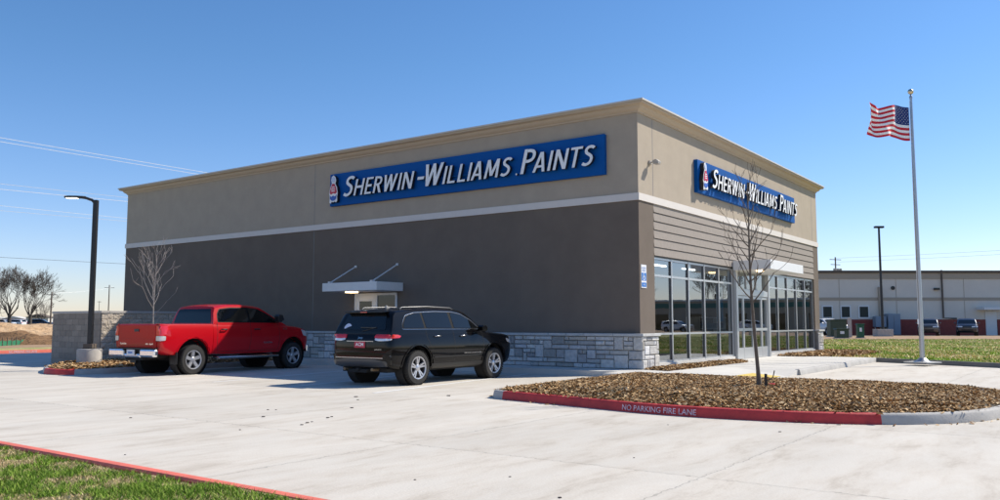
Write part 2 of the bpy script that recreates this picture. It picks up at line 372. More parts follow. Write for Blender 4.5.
# ================================================================== GROUND
def concrete_lot():
    m = bpy.data.materials.new('lot_concrete'); m.use_nodes = True
    N, L = m.node_tree.nodes, m.node_tree.links; b = N['Principled BSDF']
    b.inputs['Roughness'].default_value = 0.8; b.inputs['Specular IOR Level'].default_value = 0.3
    tc = N.new('ShaderNodeTexCoord'); sep = N.new('ShaderNodeSeparateXYZ'); L.new(tc.outputs['Object'], sep.inputs[0])
    def math_(op, a, b_=None, c=None):
        n = N.new('ShaderNodeMath'); n.operation = op
        for i, v in enumerate((a, b_, c)):
            if v is None: continue
            if isinstance(v, (int, float)): n.inputs[i].default_value = v
            else: L.new(v, n.inputs[i])
        return n.outputs[0]
    wob = N.new('ShaderNodeTexNoise'); wob.inputs['Scale'].default_value = 9; L.new(tc.outputs['Object'], wob.inputs['Vector'])
    wv = math_('MULTIPLY', math_('SUBTRACT', wob.outputs['Fac'], 0.5), 0.03)
    js = math_('ADD', math_('DIVIDE', math_('ADD', sep.outputs[0], 13.3 + 46), 4.6), wv)
    jt = math_('ADD', math_('DIVIDE', math_('ADD', sep.outputs[1], 3.5 + 73), 3.65), wv)
    def joint(c, per, w): return math_('LESS_THAN', math_('ABSOLUTE', math_('SUBTRACT', math_('FRACT', math_('ADD', c, 0.5)), 0.5)), w / per)
    J = math_('MAXIMUM', joint(js, 4.6, 0.008), joint(jt, 3.65, 0.008))
    J2 = math_('MAXIMUM', joint(js, 4.6, 0.05), joint(jt, 3.65, 0.05))
    cell = N.new('ShaderNodeCombineXYZ'); L.new(math_('FLOOR', math_('ADD', js, 0)), cell.inputs[0]); L.new(math_('FLOOR', math_('ADD', jt, 0)), cell.inputs[1])
    wn_ = N.new('ShaderNodeTexWhiteNoise'); L.new(cell.outputs[0], wn_.inputs[0])
    mp = N.new('ShaderNodeMapping'); mp.inputs['Scale'].default_value = (0.35, 1.1, 1); L.new(tc.outputs['Object'], mp.inputs[0])
    n1 = N.new('ShaderNodeTexNoise'); n1.inputs['Scale'].default_value = 0.8; n1.inputs['Detail'].default_value = 8; n1.inputs['Roughness'].default_value = 0.65; L.new(mp.outputs[0], n1.inputs['Vector'])
    n2 = N.new('ShaderNodeTexNoise'); n2.inputs['Scale'].default_value = 38; n2.inputs['Detail'].default_value = 4; L.new(tc.outputs['Object'], n2.inputs['Vector'])
    n3 = N.new('ShaderNodeTexNoise'); n3.inputs['Scale'].default_value = 1.9; n3.inputs['Detail'].default_value = 9; n3.inputs['Roughness'].default_value = 0.75; n3.inputs['Distortion'].default_value = 0.25
    L.new(mp.outputs[0], n3.inputs['Vector'])
    n4 = N.new('ShaderNodeTexNoise'); n4.inputs['Scale'].default_value = 5; n4.inputs['Detail'].default_value = 9; n4.inputs['Roughness'].default_value = 0.8; L.new(tc.outputs['Object'], n4.inputs['Vector'])
    spots = math_('GREATER_THAN', n4.outputs['Fac'], 0.715)
    stain = math_('MULTIPLY', math_('MAXIMUM', math_('SUBTRACT', n3.outputs['Fac'], 0.54), 0), 2.2)
    v = math_('ADD', 0.80, math_('MULTIPLY', n1.outputs['Fac'], 0.36))
    v = math_('ADD', v, math_('MULTIPLY', math_('SUBTRACT', n2.outputs['Fac'], 0.5), 0.10))
    v = math_('ADD', v, math_('MULTIPLY', math_('SUBTRACT', wn_.outputs[0], 0.5), 0.10))
    v = math_('SUBTRACT', v, math_('MULTIPLY', stain, 0.42))
    v = math_('SUBTRACT', v, math_('MULTIPLY', J2, 0.03))
    v = math_('SUBTRACT', v, math_('MULTIPLY', J, 0.28))
    v = math_('SUBTRACT', v, math_('MULTIPLY', spots, 0.35))
    mx = N.new('ShaderNodeMix'); mx.data_type = 'RGBA'; mx.blend_type = 'MULTIPLY'; mx.inputs[0].default_value = 1
    cr = N.new('ShaderNodeMix'); cr.data_type = 'RGBA'; cr.inputs[6].default_value = (0.60, 0.56, 0.492, 1); cr.inputs[7].default_value = (0.535, 0.478, 0.40, 1); mr3 = N.new('ShaderNodeMapRange'); mr3.inputs['From Min'].default_value = 0.42; mr3.inputs['From Max'].default_value = 0.66; L.new(n3.outputs['Fac'], mr3.inputs['Value']); L.new(mr3.outputs[0], cr.inputs[0])
    L.new(cr.outputs[2], mx.inputs[6]); L.new(v, mx.inputs[7]); L.new(mx.outputs[2], b.inputs['Base Color'])
    bp = N.new('ShaderNodeBump'); bp.inputs['Strength'].default_value = 0.25; bp.inputs['Distance'].default_value = 0.01
    L.new(n2.outputs['Fac'], bp.inputs['Height']); L.new(bp.outputs[0], b.inputs['Normal'])
    return m
M['lot'] = concrete_lot()
M['terrain'] = mat('dry_field', (0.30, 0.22, 0.13), 0.95, var=0.35, vscale=0.12, col2=(0.17, 0.20, 0.07), spec=0.1, detail=10)
M['lawn'] = mat('patchy_lawn', (0.50, 0.41, 0.22), 0.95, var=0.3, vscale=0.7, col2=(0.22, 0.27, 0.07), bump=1.0, bscale=6, bdist=0.1, spec=0.1, detail=10)
M['verge'] = mat('verge_soil', (0.44, 0.33, 0.19), 0.95, vscale=1.3, col2=(0.17, 0.17, 0.06), bump=1.0, bscale=30, bdist=0.04, spec=0.1, detail=10)

def store_local(o): o.location = st(0, 0, 0); o.rotation_euler = (0, 0, ANG); return o

mb = MB(); SZ = 2500
mb.add([(-SZ, -SZ, -0.04), (SZ, -SZ, -0.04), (SZ, SZ, -0.04), (-SZ, SZ, -0.04)], [(0, 1, 2, 3)])
tag(mb.build('terrain', M['terrain']), kind='structure')
lotp = [(-16.38, -70), (-16.38, 25.4), (60, 25.4 + 6), (60, 40), (-60, 40), (-60, 33), (-60, -70)]
lot = sheet('parking_lot', [(-16.38, -70), (0, -27), (3, -20), (6.2, -14), (9.75, -7.52), (10.74, -5.71), (11.38, -4.21), (12.04, -3.18), (11.6, 0.2), (0.2, 0.2), (0.2, 25.6), (3.5, 25.8), (3.5, 30.9), (-16.38, 30.7)], 0.0, M['lot']); store_local(lot)

def grid_sheet(name, s0, s1, t0, t1, step, zf, m, keep=None):
    ns = int(round((s1 - s0) / step)); nt = int(round((t1 - t0) / step)); vs = []; idx = {}
    for i in range(ns + 1):
        for j in range(nt + 1):
            s = s0 + (s1 - s0) * i / ns; t = t0 + (t1 - t0) * j / nt; vs.append((s, t, zf(s, t)))
    fs = []
    for i in range(ns):
        for j in range(nt):
            if keep and not keep(s0 + (i + .5) * step, t0 + (j + .5) * step): continue
            a = i * (nt + 1) + j; fs.append((a, a + nt + 1, a + nt + 2, a + 1))
    # skirt
    ring = [(i * (nt + 1)) for i in range(ns + 1)] + [(ns * (nt + 1) + j) for j in range(1, nt + 1)] + [((ns - i) * (nt + 1) + nt) for i in range(1, ns + 1)] + [(nt - j) for j in range(1, nt)]
    n0 = len(vs); vs += [(vs[k][0], vs[k][1], -0.03) for k in ring]; n = len(ring)
    fs += [(ring[k], ring[(k + 1) % n], n0 + (k + 1) % n, n0 + k) for k in range(n)]
    o = MB().add(vs, fs).build(name, m, smooth=35, fix=False); return o
def clamp(x, a=0.0, b=1.0): return max(a, min(b, x))
def walk_z(s, t):
    inner = clamp((t + 3.45) / 1.7); side = clamp(max(-0.5 - s, s - 1.55) / 0.95)
    return 0.012 + 0.138 * max(inner, side)
o = grid_sheet('sidewalk', -2.1, 11.9, -3.45, 0.0, 0.05, walk_z, M['walk']); store_local(o); o['kind'] = 'structure'
o = sheet('sidewalk', [(-1.3, 0.002), (0.0, 0.002), (0.0, 16.3), (-1.3, 16.3)], 0.15, M['walk'], thick=0.18); store_local(o)
kw = [Vector(st(s, -3.53)[:2]) for s in (2.45, 5, 8, 11.95)]
kerb('walk_kerb', kw, M['kerb'], side=1, w=0.16, h=0.153)
# narrow tooled joints in the walk
mb = MB()
for k in range(1, 11): mb.box((-1.299, 0.05 + k * 1.5, 0.1505), (-0.09, 0.062 + k * 1.5, 0.1525))
for s in (2.9, 4.4, 5.9, 7.4, 8.9, 10.4): mb.box((s, -3.44, 0.1505), (s + 0.012, -1.0, 0.1525))
M['joint'] = mat('walk_joint', (0.20, 0.19, 0.175), 0.9)
o = mb.build('sidewalk_joint', M['joint']); store_local(o); o['kind'] = 'structure'
# tactile patch on the ramp, follows its slope
vs = []
for i in range(9):
    for j in range(5):
        s = -0.25 + 1.5 * i / 8; t = -3.38 + 0.75 * j / 4; vs.append((s, t, walk_z(s, t) + 0.006))
o = MB().add(vs, [(i * 5 + j, (i + 1) * 5 + j, (i + 1) * 5 + j + 1, i * 5 + j + 1) for i in range(8) for j in range(4)]).build('tactile_paving', M['yellow'], fix=False); store_local(o); o['kind'] = 'structure'

# island in the middle of the lot ------------------------------------------------
isl_near = [(-7.72, -0.72), (-8.02, -1.05), (-8.33, -2.58), (-8.72, -4.5), (-8.62, -6.2), (-8.1, -7.65), (-7.1, -8.6), (-5.6, -9.0), (-3.2, -9.0), (-2.3, -8.6), (-2.1, -7.9), (-2.1, -3.45)]
near = smooth_path(isl_near, 10)
W2 = lambda P: [Vector(st(p[0], p[1])[:2]) for p in P]
nearw = W2(near)
# split by the painted length: grey nose, red, grey
def ix(px_target):
    best = 0; bd = 1e9
    for i, p in enumerate(nearw):
        x = 500 + 835 * p.x / p.y
        if p.y > 0 and abs(x - px_target) < bd and near[i].x < -5: bd = abs(x - px_target); best = i
    return best
i1 = ix(501); i2 = ix(875)
lead = W2([(-2.1, -0.45), (-5, -0.58), (-7.4, -0.62)])
kerb('island_kerb', lead + nearw[:i1 + 1], M['kerb'], side=1)
redk = kerb('red_kerb', nearw[i1:i2 + 1], M['redpaint'], side=1)
kerb('island_kerb', nearw[i2:], M['kerb'], side=1)
# stencilled words on the red kerb face
def kerb_words(words, path, x0, cap, length, parent, side_off=0.006, z0=0.02, flip=False):
    vs, fs = text_mesh(words, 1.0, bold=0.004); vs = fit(vs, 0, length, 0, cap)
    # subdivide so that the letters bend with the kerb
    me = bpy.data.meshes.new('w'); me.from_pydata(vs, [], fs); bm = bmesh.new(); bm.from_mesh(me)
    bmesh.ops.triangulate(bm, faces=bm.faces); bm.to_mesh(me); bm.free()
    vs = [tuple(v.co) for v in me.vertices]; fs = [tuple(p.vertices) for p in me.polygons]; bpy.data.meshes.remove(me)
    cum = [0]
    for i in range(1, len(path)): cum.append(cum[-1] + (path[i] - path[i - 1]).length)
    out = []
    for v in vs:
        d = x0 + v[0]; i = max(0, min(len(cum) - 2, next((k for k in range(len(cum) - 1) if cum[k + 1] > d), len(cum) - 2)))
        dr = (path[i + 1] - path[i]).normalized(); p = path[i] + dr * (d - cum[i]); n = Vector((dr.y, -dr.x)) * (-1 if flip else 1)
        p = p + n * (side_off - 0.15 * v[1]); out.append((p.x, p.y, z0 + v[1]))
    return MB().add(out, fs).build('stencil_lettering', M['stencil'], parent, fix=False)
def arc_at(path, px):
    c = 0
    for i in range(1, len(path)):
        x = 500 + 835 * path[i].x / path[i].y
        c += (path[i] - path[i - 1]).length
        if x >= px: return c
    return c
seg = nearw[i1:i2 + 1]
a0, a1 = arc_at(seg, 616), arc_at(seg, 691)
kerb_words('NO PARKING FIRE LANE', seg, a0, 0.085, a1 - a0, redk, z0=0.028)

def pdist(P, poly):
    """distance of points P(n,2) to closed polygon edges + inside test"""
    poly = np.array(poly); n = len(poly); d = np.full(len(P), 1e9); ins = np.zeros(len(P), bool)
    for i in range(n):
        a = poly[i]; b = poly[(i + 1) % n]; ab = b - a; L2 = (ab ** 2).sum() + 1e-12
        u = np.clip(((P - a) @ ab) / L2, 0, 1); q = a + u[:, None] * ab; d = np.minimum(d, np.hypot(*(P - q).T))
        c = ((a[1] > P[:, 1]) != (b[1] > P[:, 1])) & (P[:, 0] < (b[0] - a[0]) * (P[:, 1] - a[1]) / (b[1] - a[1] + 1e-12) + a[0]); ins ^= c
    return d, ins
rng = np.random.default_rng(11)
def wavy(P, k=1.0, ph=0.0):
    x, y = P[:, 0] * k, P[:, 1] * k
    return (np.sin(1.7 * x + 0.9 * y + ph) + np.sin(-1.1 * x + 2.3 * y + 1.3 + ph) + 0.6 * np.sin(3.9 * x - 2.7 * y + 2.1 + ph) + 0.5 * np.sin(5.3 * x + 6.1 * y + ph) + .35 * np.sin(11.3 * x - 7.7 * y)) / 3.45
PAL = np.array([(0.46, 0.31, 0.165), (0.28, 0.175, 0.09), (0.58, 0.43, 0.26), (0.14, 0.085, 0.05), (0.37, 0.24, 0.125), (0.64, 0.51, 0.34)])
def mulch(name, poly, base, rise, dens, label=None, size=0.035, edge=0.9):
    """poly in (s,t); mound + loose chips, one uncountable mass"""
    pn = np.array([(p[0], p[1]) for p in poly]); lo, hi = pn.min(0), pn.max(0)
    step = 0.12; ns, nt = int((hi[0] - lo[0]) / step) + 2, int((hi[1] - lo[1]) / step) + 2
    G = np.array([(lo[0] + i * step, lo[1] + j * step) for i in range(ns) for j in range(nt)])
    def hz(P):
        d, ins = pdist(P, pn); e = np.clip(d / edge, 0, 1); e = e * e * (3 - 2 * e)
        return base + np.where(ins, rise * e + 0.018 * wavy(P, 2.2) * np.clip(d / 0.3, 0, 1), 0), ins, d
    z, ins, d = hz(G); keep = ins
    F = []
    for i in range(ns - 1):
        for j in range(nt - 1):
            a = i * nt + j; q = (a, a + nt, a + nt + 1, a + 1)
            if any(keep[k] or d[k] < 0.05 for k in q) and all(keep[k] or d[k] < step * 1.4 for k in q): F.append(q)
    G2 = G.copy()
    # pull outside grid corners back onto the outline
    for k in np.where(~ins & (d < step * 1.5))[0]:
        bestq = None; bd = 9
        for i in range(len(pn)):
            a = pn[i]; b = pn[(i + 1) % len(pn)]; ab = b - a; u = min(1, max(0, ((G[k] - a) @ ab) / (ab @ ab + 1e-12))); q = a + u * ab
            dd = np.hypot(*(G[k] - q))
            if dd < bd: bd = dd; bestq = q
        G2[k] = bestq
    V1 = np.c_[G2, z]
    area = (hi[0] - lo[0]) * (hi[1] - lo[1]); n = int(area * dens)
    P = lo + rng.random((n, 2)) * (hi - lo); zz, ins2, dd = hz(P); ok = (ins2 & ((dd > 0.10) | (rng.random(n) < .8))) | (~ins2 & (dd < 0.30) & (rng.random(n) < 0.012)); zz = np.where(ins2, zz, np.where(dd < 0.15, 0.152, 0.006)); P = P[ok]; zz = zz[ok]; n = len(P)
    zz = zz + np.where(ins2[ok], rng.random(n) * 0.03, 0)
    L_ = size * (0.4 + 2.1 * rng.random(n) ** 2.4); Wd = L_ * (0.25 + 0.45 * rng.random(n)); az = rng.random(n) * 6.283; ti = (rng.random(n) - .5) * 1.3; ro = (rng.random(n) - .5) * 1.5
    ux = np.c_[np.cos(az) * np.cos(ti), np.sin(az) * np.cos(ti), np.sin(ti)]; vx = np.c_[-np.sin(az) * np.cos(ro), np.cos(az) * np.cos(ro), np.sin(ro)]
    c = np.c_[P, zz + 0.004]; A = ux * L_[:, None]; B = vx * Wd[:, None]; j = (rng.random((n, 4, 1)) * 0.5 + 0.75)
    Q = np.stack([c - A * j[:, 0] - B, c + A * j[:, 1] - B * j[:, 2], c + A + B * j[:, 3], c - A * j[:, 2] + B], 1).reshape(-1, 3)
    V = np.r_[V1, Q]; F = np.array(F); F2 = len(V1) + np.arange(4 * n).reshape(n, 4); FF = np.r_[F, F2]
    cols = np.r_[np.tile((0.15, 0.085, 0.042), (len(F), 1)), PAL[rng.choice(6, n, p=[.27, .2, .2, .1, .13, .1])] * np.array([0.98, 0.92, 0.82]) * (0.7 + 0.6 * rng.random((n, 1))) * (1 + 0.16 * wavy(P, 2.6, 1.0)[:, None])]
    o = npmesh(name, V, FF, M['mulch'], cols); store_local(o); o['kind'] = 'stuff'; return o
inner_near = offset_poly([Vector((p.x, p.y)) for p in near], 0.15)
isl_poly = [(-2.1, -0.6), (-7.5, -0.75)] + [tuple(p) for p in inner_near]
isl_poly = [(-2.12, -0.62), (-5, -0.74), (-7.3, -0.78)] + [tuple(p) for p in inner_near[3:]]
mulch('mulch_ground_cover', isl_poly, 0.13, 0.10, 7500, size=0.0175)
mulch('mulch_ground_cover', [(-0.35, -0.95), (5.7, -0.95), (6.2, -0.75), (6.2, -0.10), (-0.05, -0.10)], 0.155, 0.04, 1800, size=0.022, edge=0.3)
mulch('mulch_ground_cover', [(11.95, -0.10), (11.3, -0.10), (11.3, -1.0), (13, -2.4), (18.2, -2.4), (18.2, -0.10)], 0.155, 0.05, 1000, size=0.03, edge=0.3)

# island with the lamp post at the far side ----------------------------------------
nl = smooth_path([(-6.15, 16.75), (-7.9, 15.9), (-8.95, 14.2), (-9.25, 13.1), (-8.95, 12.45), (-8.3, 12.2)], 6) + [Vector((-5.0, 12.3)), Vector((-1.3, 12.3))]
kl = W2(nl); k1 = next(i for i, p in enumerate(nl) if p.y < 13.9); k2 = next(i for i, p in enumerate(nl) if p.x > -8.95 and p.y < 12.6 and i > k1)
kerb('island_kerb', kl[:k1 + 1], M['kerb'], side=1); kerb('red_kerb', kl[k1:k2 + 1], M['redpaint'], side=1); kerb('island_kerb', kl[k2:], M['kerb'], side=1)
inn = offset_poly(nl, 0.15)
mulch('mulch_ground_cover', [tuple(p) for p in inn] + [(-1.3, 16.2), (-6.1, 16.2)], 0.13, 0.08, 1100, size=0.028, edge=0.6)

# verge in the foreground -------------------------------------------------------------
kp = [Vector(st(-16.40, t)[:2]) for t in np.linspace(-30, 25.4, 60)]
rk = kerb('red_kerb', kp, M['fadedred'], side=1)
def verge_z(P): return 0.125 + 0.035 * wavy(P, 0.9) + 0.01 * wavy(P, 4) - np.clip(-16.56 - P[:, 0], 0, 0.2) * 0.0
def build_verge():
    s0, s1, t0, t1, stp = -34, -16.55, -30, 25.4, 0.2
    ns, nt = int((s1 - s0) / stp) + 1, int((t1 - t0) / stp) + 1
    S, T = np.meshgrid(np.linspace(s0, s1, ns), np.linspace(t0, t1, nt), indexing='ij'); P = np.c_[S.ravel(), T.ravel()]
    V = np.c_[P, verge_z(P)]; i, j = np.meshgrid(np.arange(ns - 1), np.arange(nt - 1), indexing='ij'); a = (i * nt + j).ravel()
    o = npmesh('verge_ground', V, np.c_[a, a + nt, a + nt + 1, a + 1], M['verge']); store_local(o); o['kind'] = 'structure'
build_verge()
def blades(name, P, zfun, h, w, cols, lean=0.6):
    n = len(P); z = zfun(P); az = rng.random(n) * 6.283; H = h * (0.45 + 0.9 * rng.random(n)); Wd = w * (0.6 + 0.8 * rng.random(n))
    la = rng.random(n) * 6.283; ln = lean * H * rng.random(n)
    b = np.c_[P, z - 0.004]; dx = np.c_[np.cos(az), np.sin(az), np.zeros(n)] * Wd[:, None] * 0.5
    tip = b + np.c_[np.cos(la) * ln, np.sin(la) * ln, H]
    V = np.stack([b - dx, b + dx, tip], 1).reshape(-1, 3)
    o = npmesh(name, V, np.arange(3 * n).reshape(n, 3), M['grassb'], cols); store_local(o); o['kind'] = 'stuff'; return o
def grass_cols(P, green, k=1.0):
    n = len(P); g = np.array([(0.12, 0.21, 0.022), (0.18, 0.285, 0.035), (0.075, 0.145, 0.015), (0.26, 0.34, 0.065)])[rng.integers(0, 4, n)]
    s = np.array([(0.50, 0.385, 0.21), (0.38, 0.27, 0.14), (0.58, 0.47, 0.28), (0.28, 0.25, 0.10)])[rng.integers(0, 4, n)]
    return np.where(green[:, None], g, s) * (0.92 + 0.5 * rng.random((n, 1)))
n = 260000
P = np.c_[-20.2 + 3.62 * rng.random(n), -8.5 + 11.0 * rng.random(n)]
w = 0.75 * wavy(P, 1.5, 0.7) + 0.75 * wavy(P, 4.6, 2.0) + 0.35 * wavy(P, 9.5, 1.0) + 0.30 * np.clip((P[:, 0] + 17.7) / 0.8, -1.4, 0.9)
gr = w + 0.5 * (rng.random(n) - .5) > 0.16
keep = gr | (rng.random(n) < 0.5)
P = P[keep]; gr = gr[keep]; w = w[keep]
g_o = blades('verge_grass', P, verge_z, np.where(gr, 0.040, 0.024), 0.0085, grass_cols(P, gr), lean=1.5)

# lawn beyond the lot --------------------------------------------------------------------
gk = [Vector(st(*p)[:2]) for p in [(11.9, -2.9), (12.0, -3.18), (11.38, -4.21), (10.74, -5.71), (9.75, -7.52), (6.2, -14), (3, -20), (0, -27), (-16.3, -69)]]
gk = [gk[0]] + [p for p in smooth_path(gk[1:], 6)]
M['darkkerb'] = mat('weathered_kerb', (0.19, 0.18, 0.165), 0.9, var=0.2, vscale=3)
kerb('lawn_kerb', gk, M['darkkerb'], side=1, w=0.15)
# world-space lawn
lawn_pts = [tuple(p) for p in offset_poly(gk, 0.14)] + [(90, -80), (160, 40), (120, 68), (10, 68), (8, 50), tuple(st(18, 6)[:2]), tuple(st(17.8, -.1)[:2]), tuple(st(12, -.1)[:2])]
o = MB().add([(p[0], p[1], 0.11) for p in lawn_pts], [tuple(range(len(lawn_pts)))]).build('lawn', M['lawn']); o['kind'] = 'structure'
n = 90000
X = 12 + 40 * rng.random(n) ** 1.3; Y = 24 + 42 * rng.random(n) ** 1.5
Pw = np.c_[X, Y]; dd, ins = pdist(Pw, np.array(lawn_pts)); Pw = Pw[ins & (dd > 0.05)]
D = Pw - np.array([CX, CY]); P = np.c_[D @ np.array(E1), D @ np.array(E2)]
w = wavy(P, 0.5, 0.3) + 0.5 * wavy(P, 1.9, 1.0); gr = w + 0.8 * (rng.random(len(P)) - .5) > -0.02
blades('lawn_grass', P, lambda Q: np.full(len(Q), 0.11), 0.075, 0.05, grass_cols(P, gr) * np.array([1.45, 1.45, 1.2]), lean=1.3)
# bare strip and the far drive in front of the long building
M['bare'] = mat('bare_strip', (0.33, 0.215, 0.125), 0.95, var=0.3, vscale=0.6, bump=0.8, bscale=3, bdist=0.1)
sheet('bare_ground', [(6, 66), (122, 66), (122, 83), (6, 83)], 0.13, M['bare'])
M['asphalt'] = mat('old_asphalt', (0.09, 0.088, 0.085), 0.9, var=0.15, vscale=1)
sheet('far_drive', [(6, 83), (122, 83), (122, 92), (6, 92)], 0.05, M['asphalt'])
sheet('bare_ground', [(-70, 50), (-24, 46), (5, 78), (0, 130), (-100, 120)], 0.0, M['bare'])

# painted stalls ------------------------------------------------------------------------------
for t0, sl in ((1.72, 0.14), (4.32, 0.18), (7.0, 0.19), (9.75, 0.17)):
    a = (-8.45, t0); b = (-1.42, t0 + sl * 7.03); hw = 0.06
    o = sheet('stall_line', [(a[0], a[1] - hw), (b[0], b[1] - hw), (b[0], b[1] + hw), (a[0], a[1] + hw)], 0.004, M['whitepaint']); store_local(o)
# crumbs of dirt dropped on the concrete
mb = MB(); r_ = random.Random(77)
for px, py, s_ in [(263, 417, .05), (268, 410, .04), (276, 410, .03), (302, 425, .04), (307, 423, .05), (312, 422, .03), (328, 418, .05), (332, 417, .04), (131, 418, .04), (352, 408, .05), (356, 397, .06), (449, 396, .07), (358, 400, .04), (125, 455, .02), (510, 477, .02), (415, 480, .02), (560, 498, .03), (634, 458, .02), (780, 432, .03), (838, 425, .02), (668, 425, .02), (240, 430, .03)]:
    p = at(px, py, 0); s_ *= .55; n = 7; pts = [(p.x + s_ * r_.uniform(.6, 1.3) * math.cos(k * .9), p.y + s_ * r_.uniform(.6, 1.3) * math.sin(k * .9)) for k in range(n)]; mb.prism(pts, 0.002, 0.002 + s_ * .35)
mb.build('dirt_crumbs', M['bark2'])['kind'] = 'stuff'
# far left kerb + words
kf = [Vector(st(s, 30.6 + 0.0 * s)[:2]) for s in np.linspace(-30, 6, 30)]
rk2 = kerb('red_kerb', kf, M['fadedred'], side=1)
c = 0; pa = None
cum = [0]
for i in range(1, len(kf)): cum.append(cum[-1] + (kf[i] - kf[i - 1]).length)
def arc_near(path, px):
    best = (1e9, 0); c = 0
    for i in range(1, len(path)):
        L_ = (path[i] - path[i - 1]).length
        for k in range(20):
            p = path[i - 1].lerp(path[i], k / 20); x = 500 + 835 * p.x / max(p.y, .1)
            if p.y > 1 and abs(x - px) < best[0]: best = (abs(x - px), c + L_ * k / 20)
        c += L_
    return best[1]
a0, a1 = arc_near(kf, 10), arc_near(kf, 38)
kerb_words('NO PARKING FIRE LANE', kf, a0, 0.10, a1 - a0, rk2, z0=0.02)
# grass strip and diggings beyond
sheet('far_verge', [(-30, 30.74), (6, 30.74), (14, 36), (-30, 36)], 0.10, M['lawn']).location = st(0, 0); bpy.data.objects['far_verge'].rotation_euler = (0, 0, ANG)
def mound(name, cx, cy, lx, ly, h, m, seed, rz=0.0, power=1.0, z0=0.02):
    r = random.Random(seed); n1, n2 = 48, 30; vs = []
    ph = [r.uniform(0, 6.28) for _ in range(8)]
    for i in range(n1 + 1):
        for j in range(n2 + 1):
            u = -1 + 2 * i / n1; v = -1 + 2 * j / n2; d = math.hypot(u, v); e = max(0, 1 - d ** 2.2)
            k = 0.72 + 0.16 * math.sin(5 * u + ph[0]) + 0.12 * math.sin(9 * u + 4 * v + ph[1]) + 0.07 * math.sin(17 * u - 9 * v + ph[2]) + 0.05 * math.sin(23 * v + 13 * u + ph[3]) + r.uniform(-.02, .02)
            vs.append((u * lx, v * ly, z0 - 0.1 + h * (e ** power) * k + 0.0))
    fs = [(i * (n2 + 1) + j, (i + 1) * (n2 + 1) + j, (i + 1) * (n2 + 1) + j + 1, i * (n2 + 1) + j + 1) for i in range(n1) for j in range(n2)]
    o = MB().add(vs, fs).build(name, m, smooth=60, fix=False); o.location = (cx, cy, 0); o.rotation_euler = (0, 0, rz); o['kind'] = 'structure'; return o
mound('dirt_mound', far(-10, 62).x, 62, 17, 7, 1.75, M['dirt'], 3, 0.25)
mound('dirt_mound', far(44, 57).x, 57, 5.2, 3.5, 1.05, M['dirt2'], 5, 0.4)
mound('dirt_mound', far(30, 66).x, 66, 8, 5, 1.35, M['dirt'], 8, 0.1)

# ================================================================== THE SHOP
shop = empty('paint_store', st(0, 0, 0), ANG, 'single-storey paint shop with tan stucco top, dark stucco below and a stone base', 'shop')
LS, LT = 17.8, 25.7; TOP = 7.235
def P_(name, m, mb, parent=None, **k): return mb.build(name, m, parent or shop, **k)
mb = MB()
mb.box((0, 0, 4.98), (0.3, LT, TOP)); mb.box((0.3, 0, 4.98), (LS, 0.3, TOP)); mb.box((LS - .3, .3, 4.98), (LS, LT, TOP)); mb.box((.3, LT - .3, 4.98), (LS - .3, LT, TOP))
P_('upper_wall', M['tan'], mb, fix=False)
mb = MB()
mb.box((0.0, 0, 1.10), (0.3, LT, 4.78)); mb.box((0.3, 0, 1.10), (0.95, 0.3, 4.78)); mb.box((17.05, 0, 1.10), (LS, 0.3, 4.78)); mb.box((LS - .3, .3, 0), (LS, LT, 4.78)); mb.box((.3, LT - .3, 0), (LS - .3, LT, 4.78))
P_('lower_wall', M['brown'], mb, fix=False)
def ring(mb, prof):
    n = len(prof); vs = []
    for (o, z) in prof: vs += [(-o, -o, z), (LS + o, -o, z), (LS + o, LT + o, z), (-o, LT + o, z)]
    fs = []
    for i in range(n):
        j = (i + 1) % n
        for k in range(4): fs.append((i * 4 + k, i * 4 + (k + 1) % 4, j * 4 + (k + 1) % 4, j * 4 + k))
    mb.add(vs, fs)
mb = MB(); ring(mb, [(-0.29, 4.78), (0.035, 4.78), (0.035, 4.98), (-0.29, 4.98)]); P_('band', M['band'], mb)
mb = MB(); ring(mb, [(-0.2, 7.235), (0.035, 7.235), (0.04, 7.275), (0.085, 7.30), (0.13, 7.335), (0.155, 7.375), (0.165, 7.40), (0.245, 7.42), (0.285, 7.43), (0.29, 7.50), (-0.2, 7.50)]); P_('cornice', M['cornice'], mb)
mb = MB(); ring(mb, [(-0.25, 7.501), (0.315, 7.501), (0.315, 7.487), (0.322, 7.487), (0.322, 7.535), (-0.25, 7.535)]); P_('coping', M['cap'], mb)
mb = MB(); mb.box((.3, .3, 6.75), (LS - .3, LT - .3, 6.9)); P_('roof', M['cap'], mb)
# control joints
mb = MB()
for t in (13.1,): mb.box((-0.0025, t, 1.12), (0.01, t + 0.018, 4.779)); mb.box((-0.0025, t, 4.981), (0.01, t + 0.018, 7.234))
for s in (0.93, 17.0): mb.box((s, -0.0025, 4.981), (s + 0.018, 0.01, 7.234))
P_('control_joint', M['alud'], mb, each=True)
# board siding over the windows: real lapped boards
mb = MB(); z = 3.30; n = 6; hgt = (4.78 - 3.30) / n
for k in range(n):
    z0 = z + k * hgt; mb.add([(0.95, -0.012, z0 + 0.012), (17.05, -0.012, z0 + 0.012), (17.05, 0.012, z0 + hgt - 0.003), (0.95, 0.012, z0 + hgt - 0.003), (0.95, 0.2, z0 + 0.012), (17.05, 0.2, z0 + 0.012), (17.05, 0.2, z0 + hgt - .003), (0.95, 0.2, z0 + hgt - .003)],
                              [(0, 1, 2, 3), (0, 4, 5, 1), (3, 2, 6, 7)])
P_('siding', M['siding'], mb, fix=False)
mb = MB(); mb.box((0.95, 0.04, 3.27), (17.05, 0.3, 4.779)); P_('siding_backing', M['black'], mb)

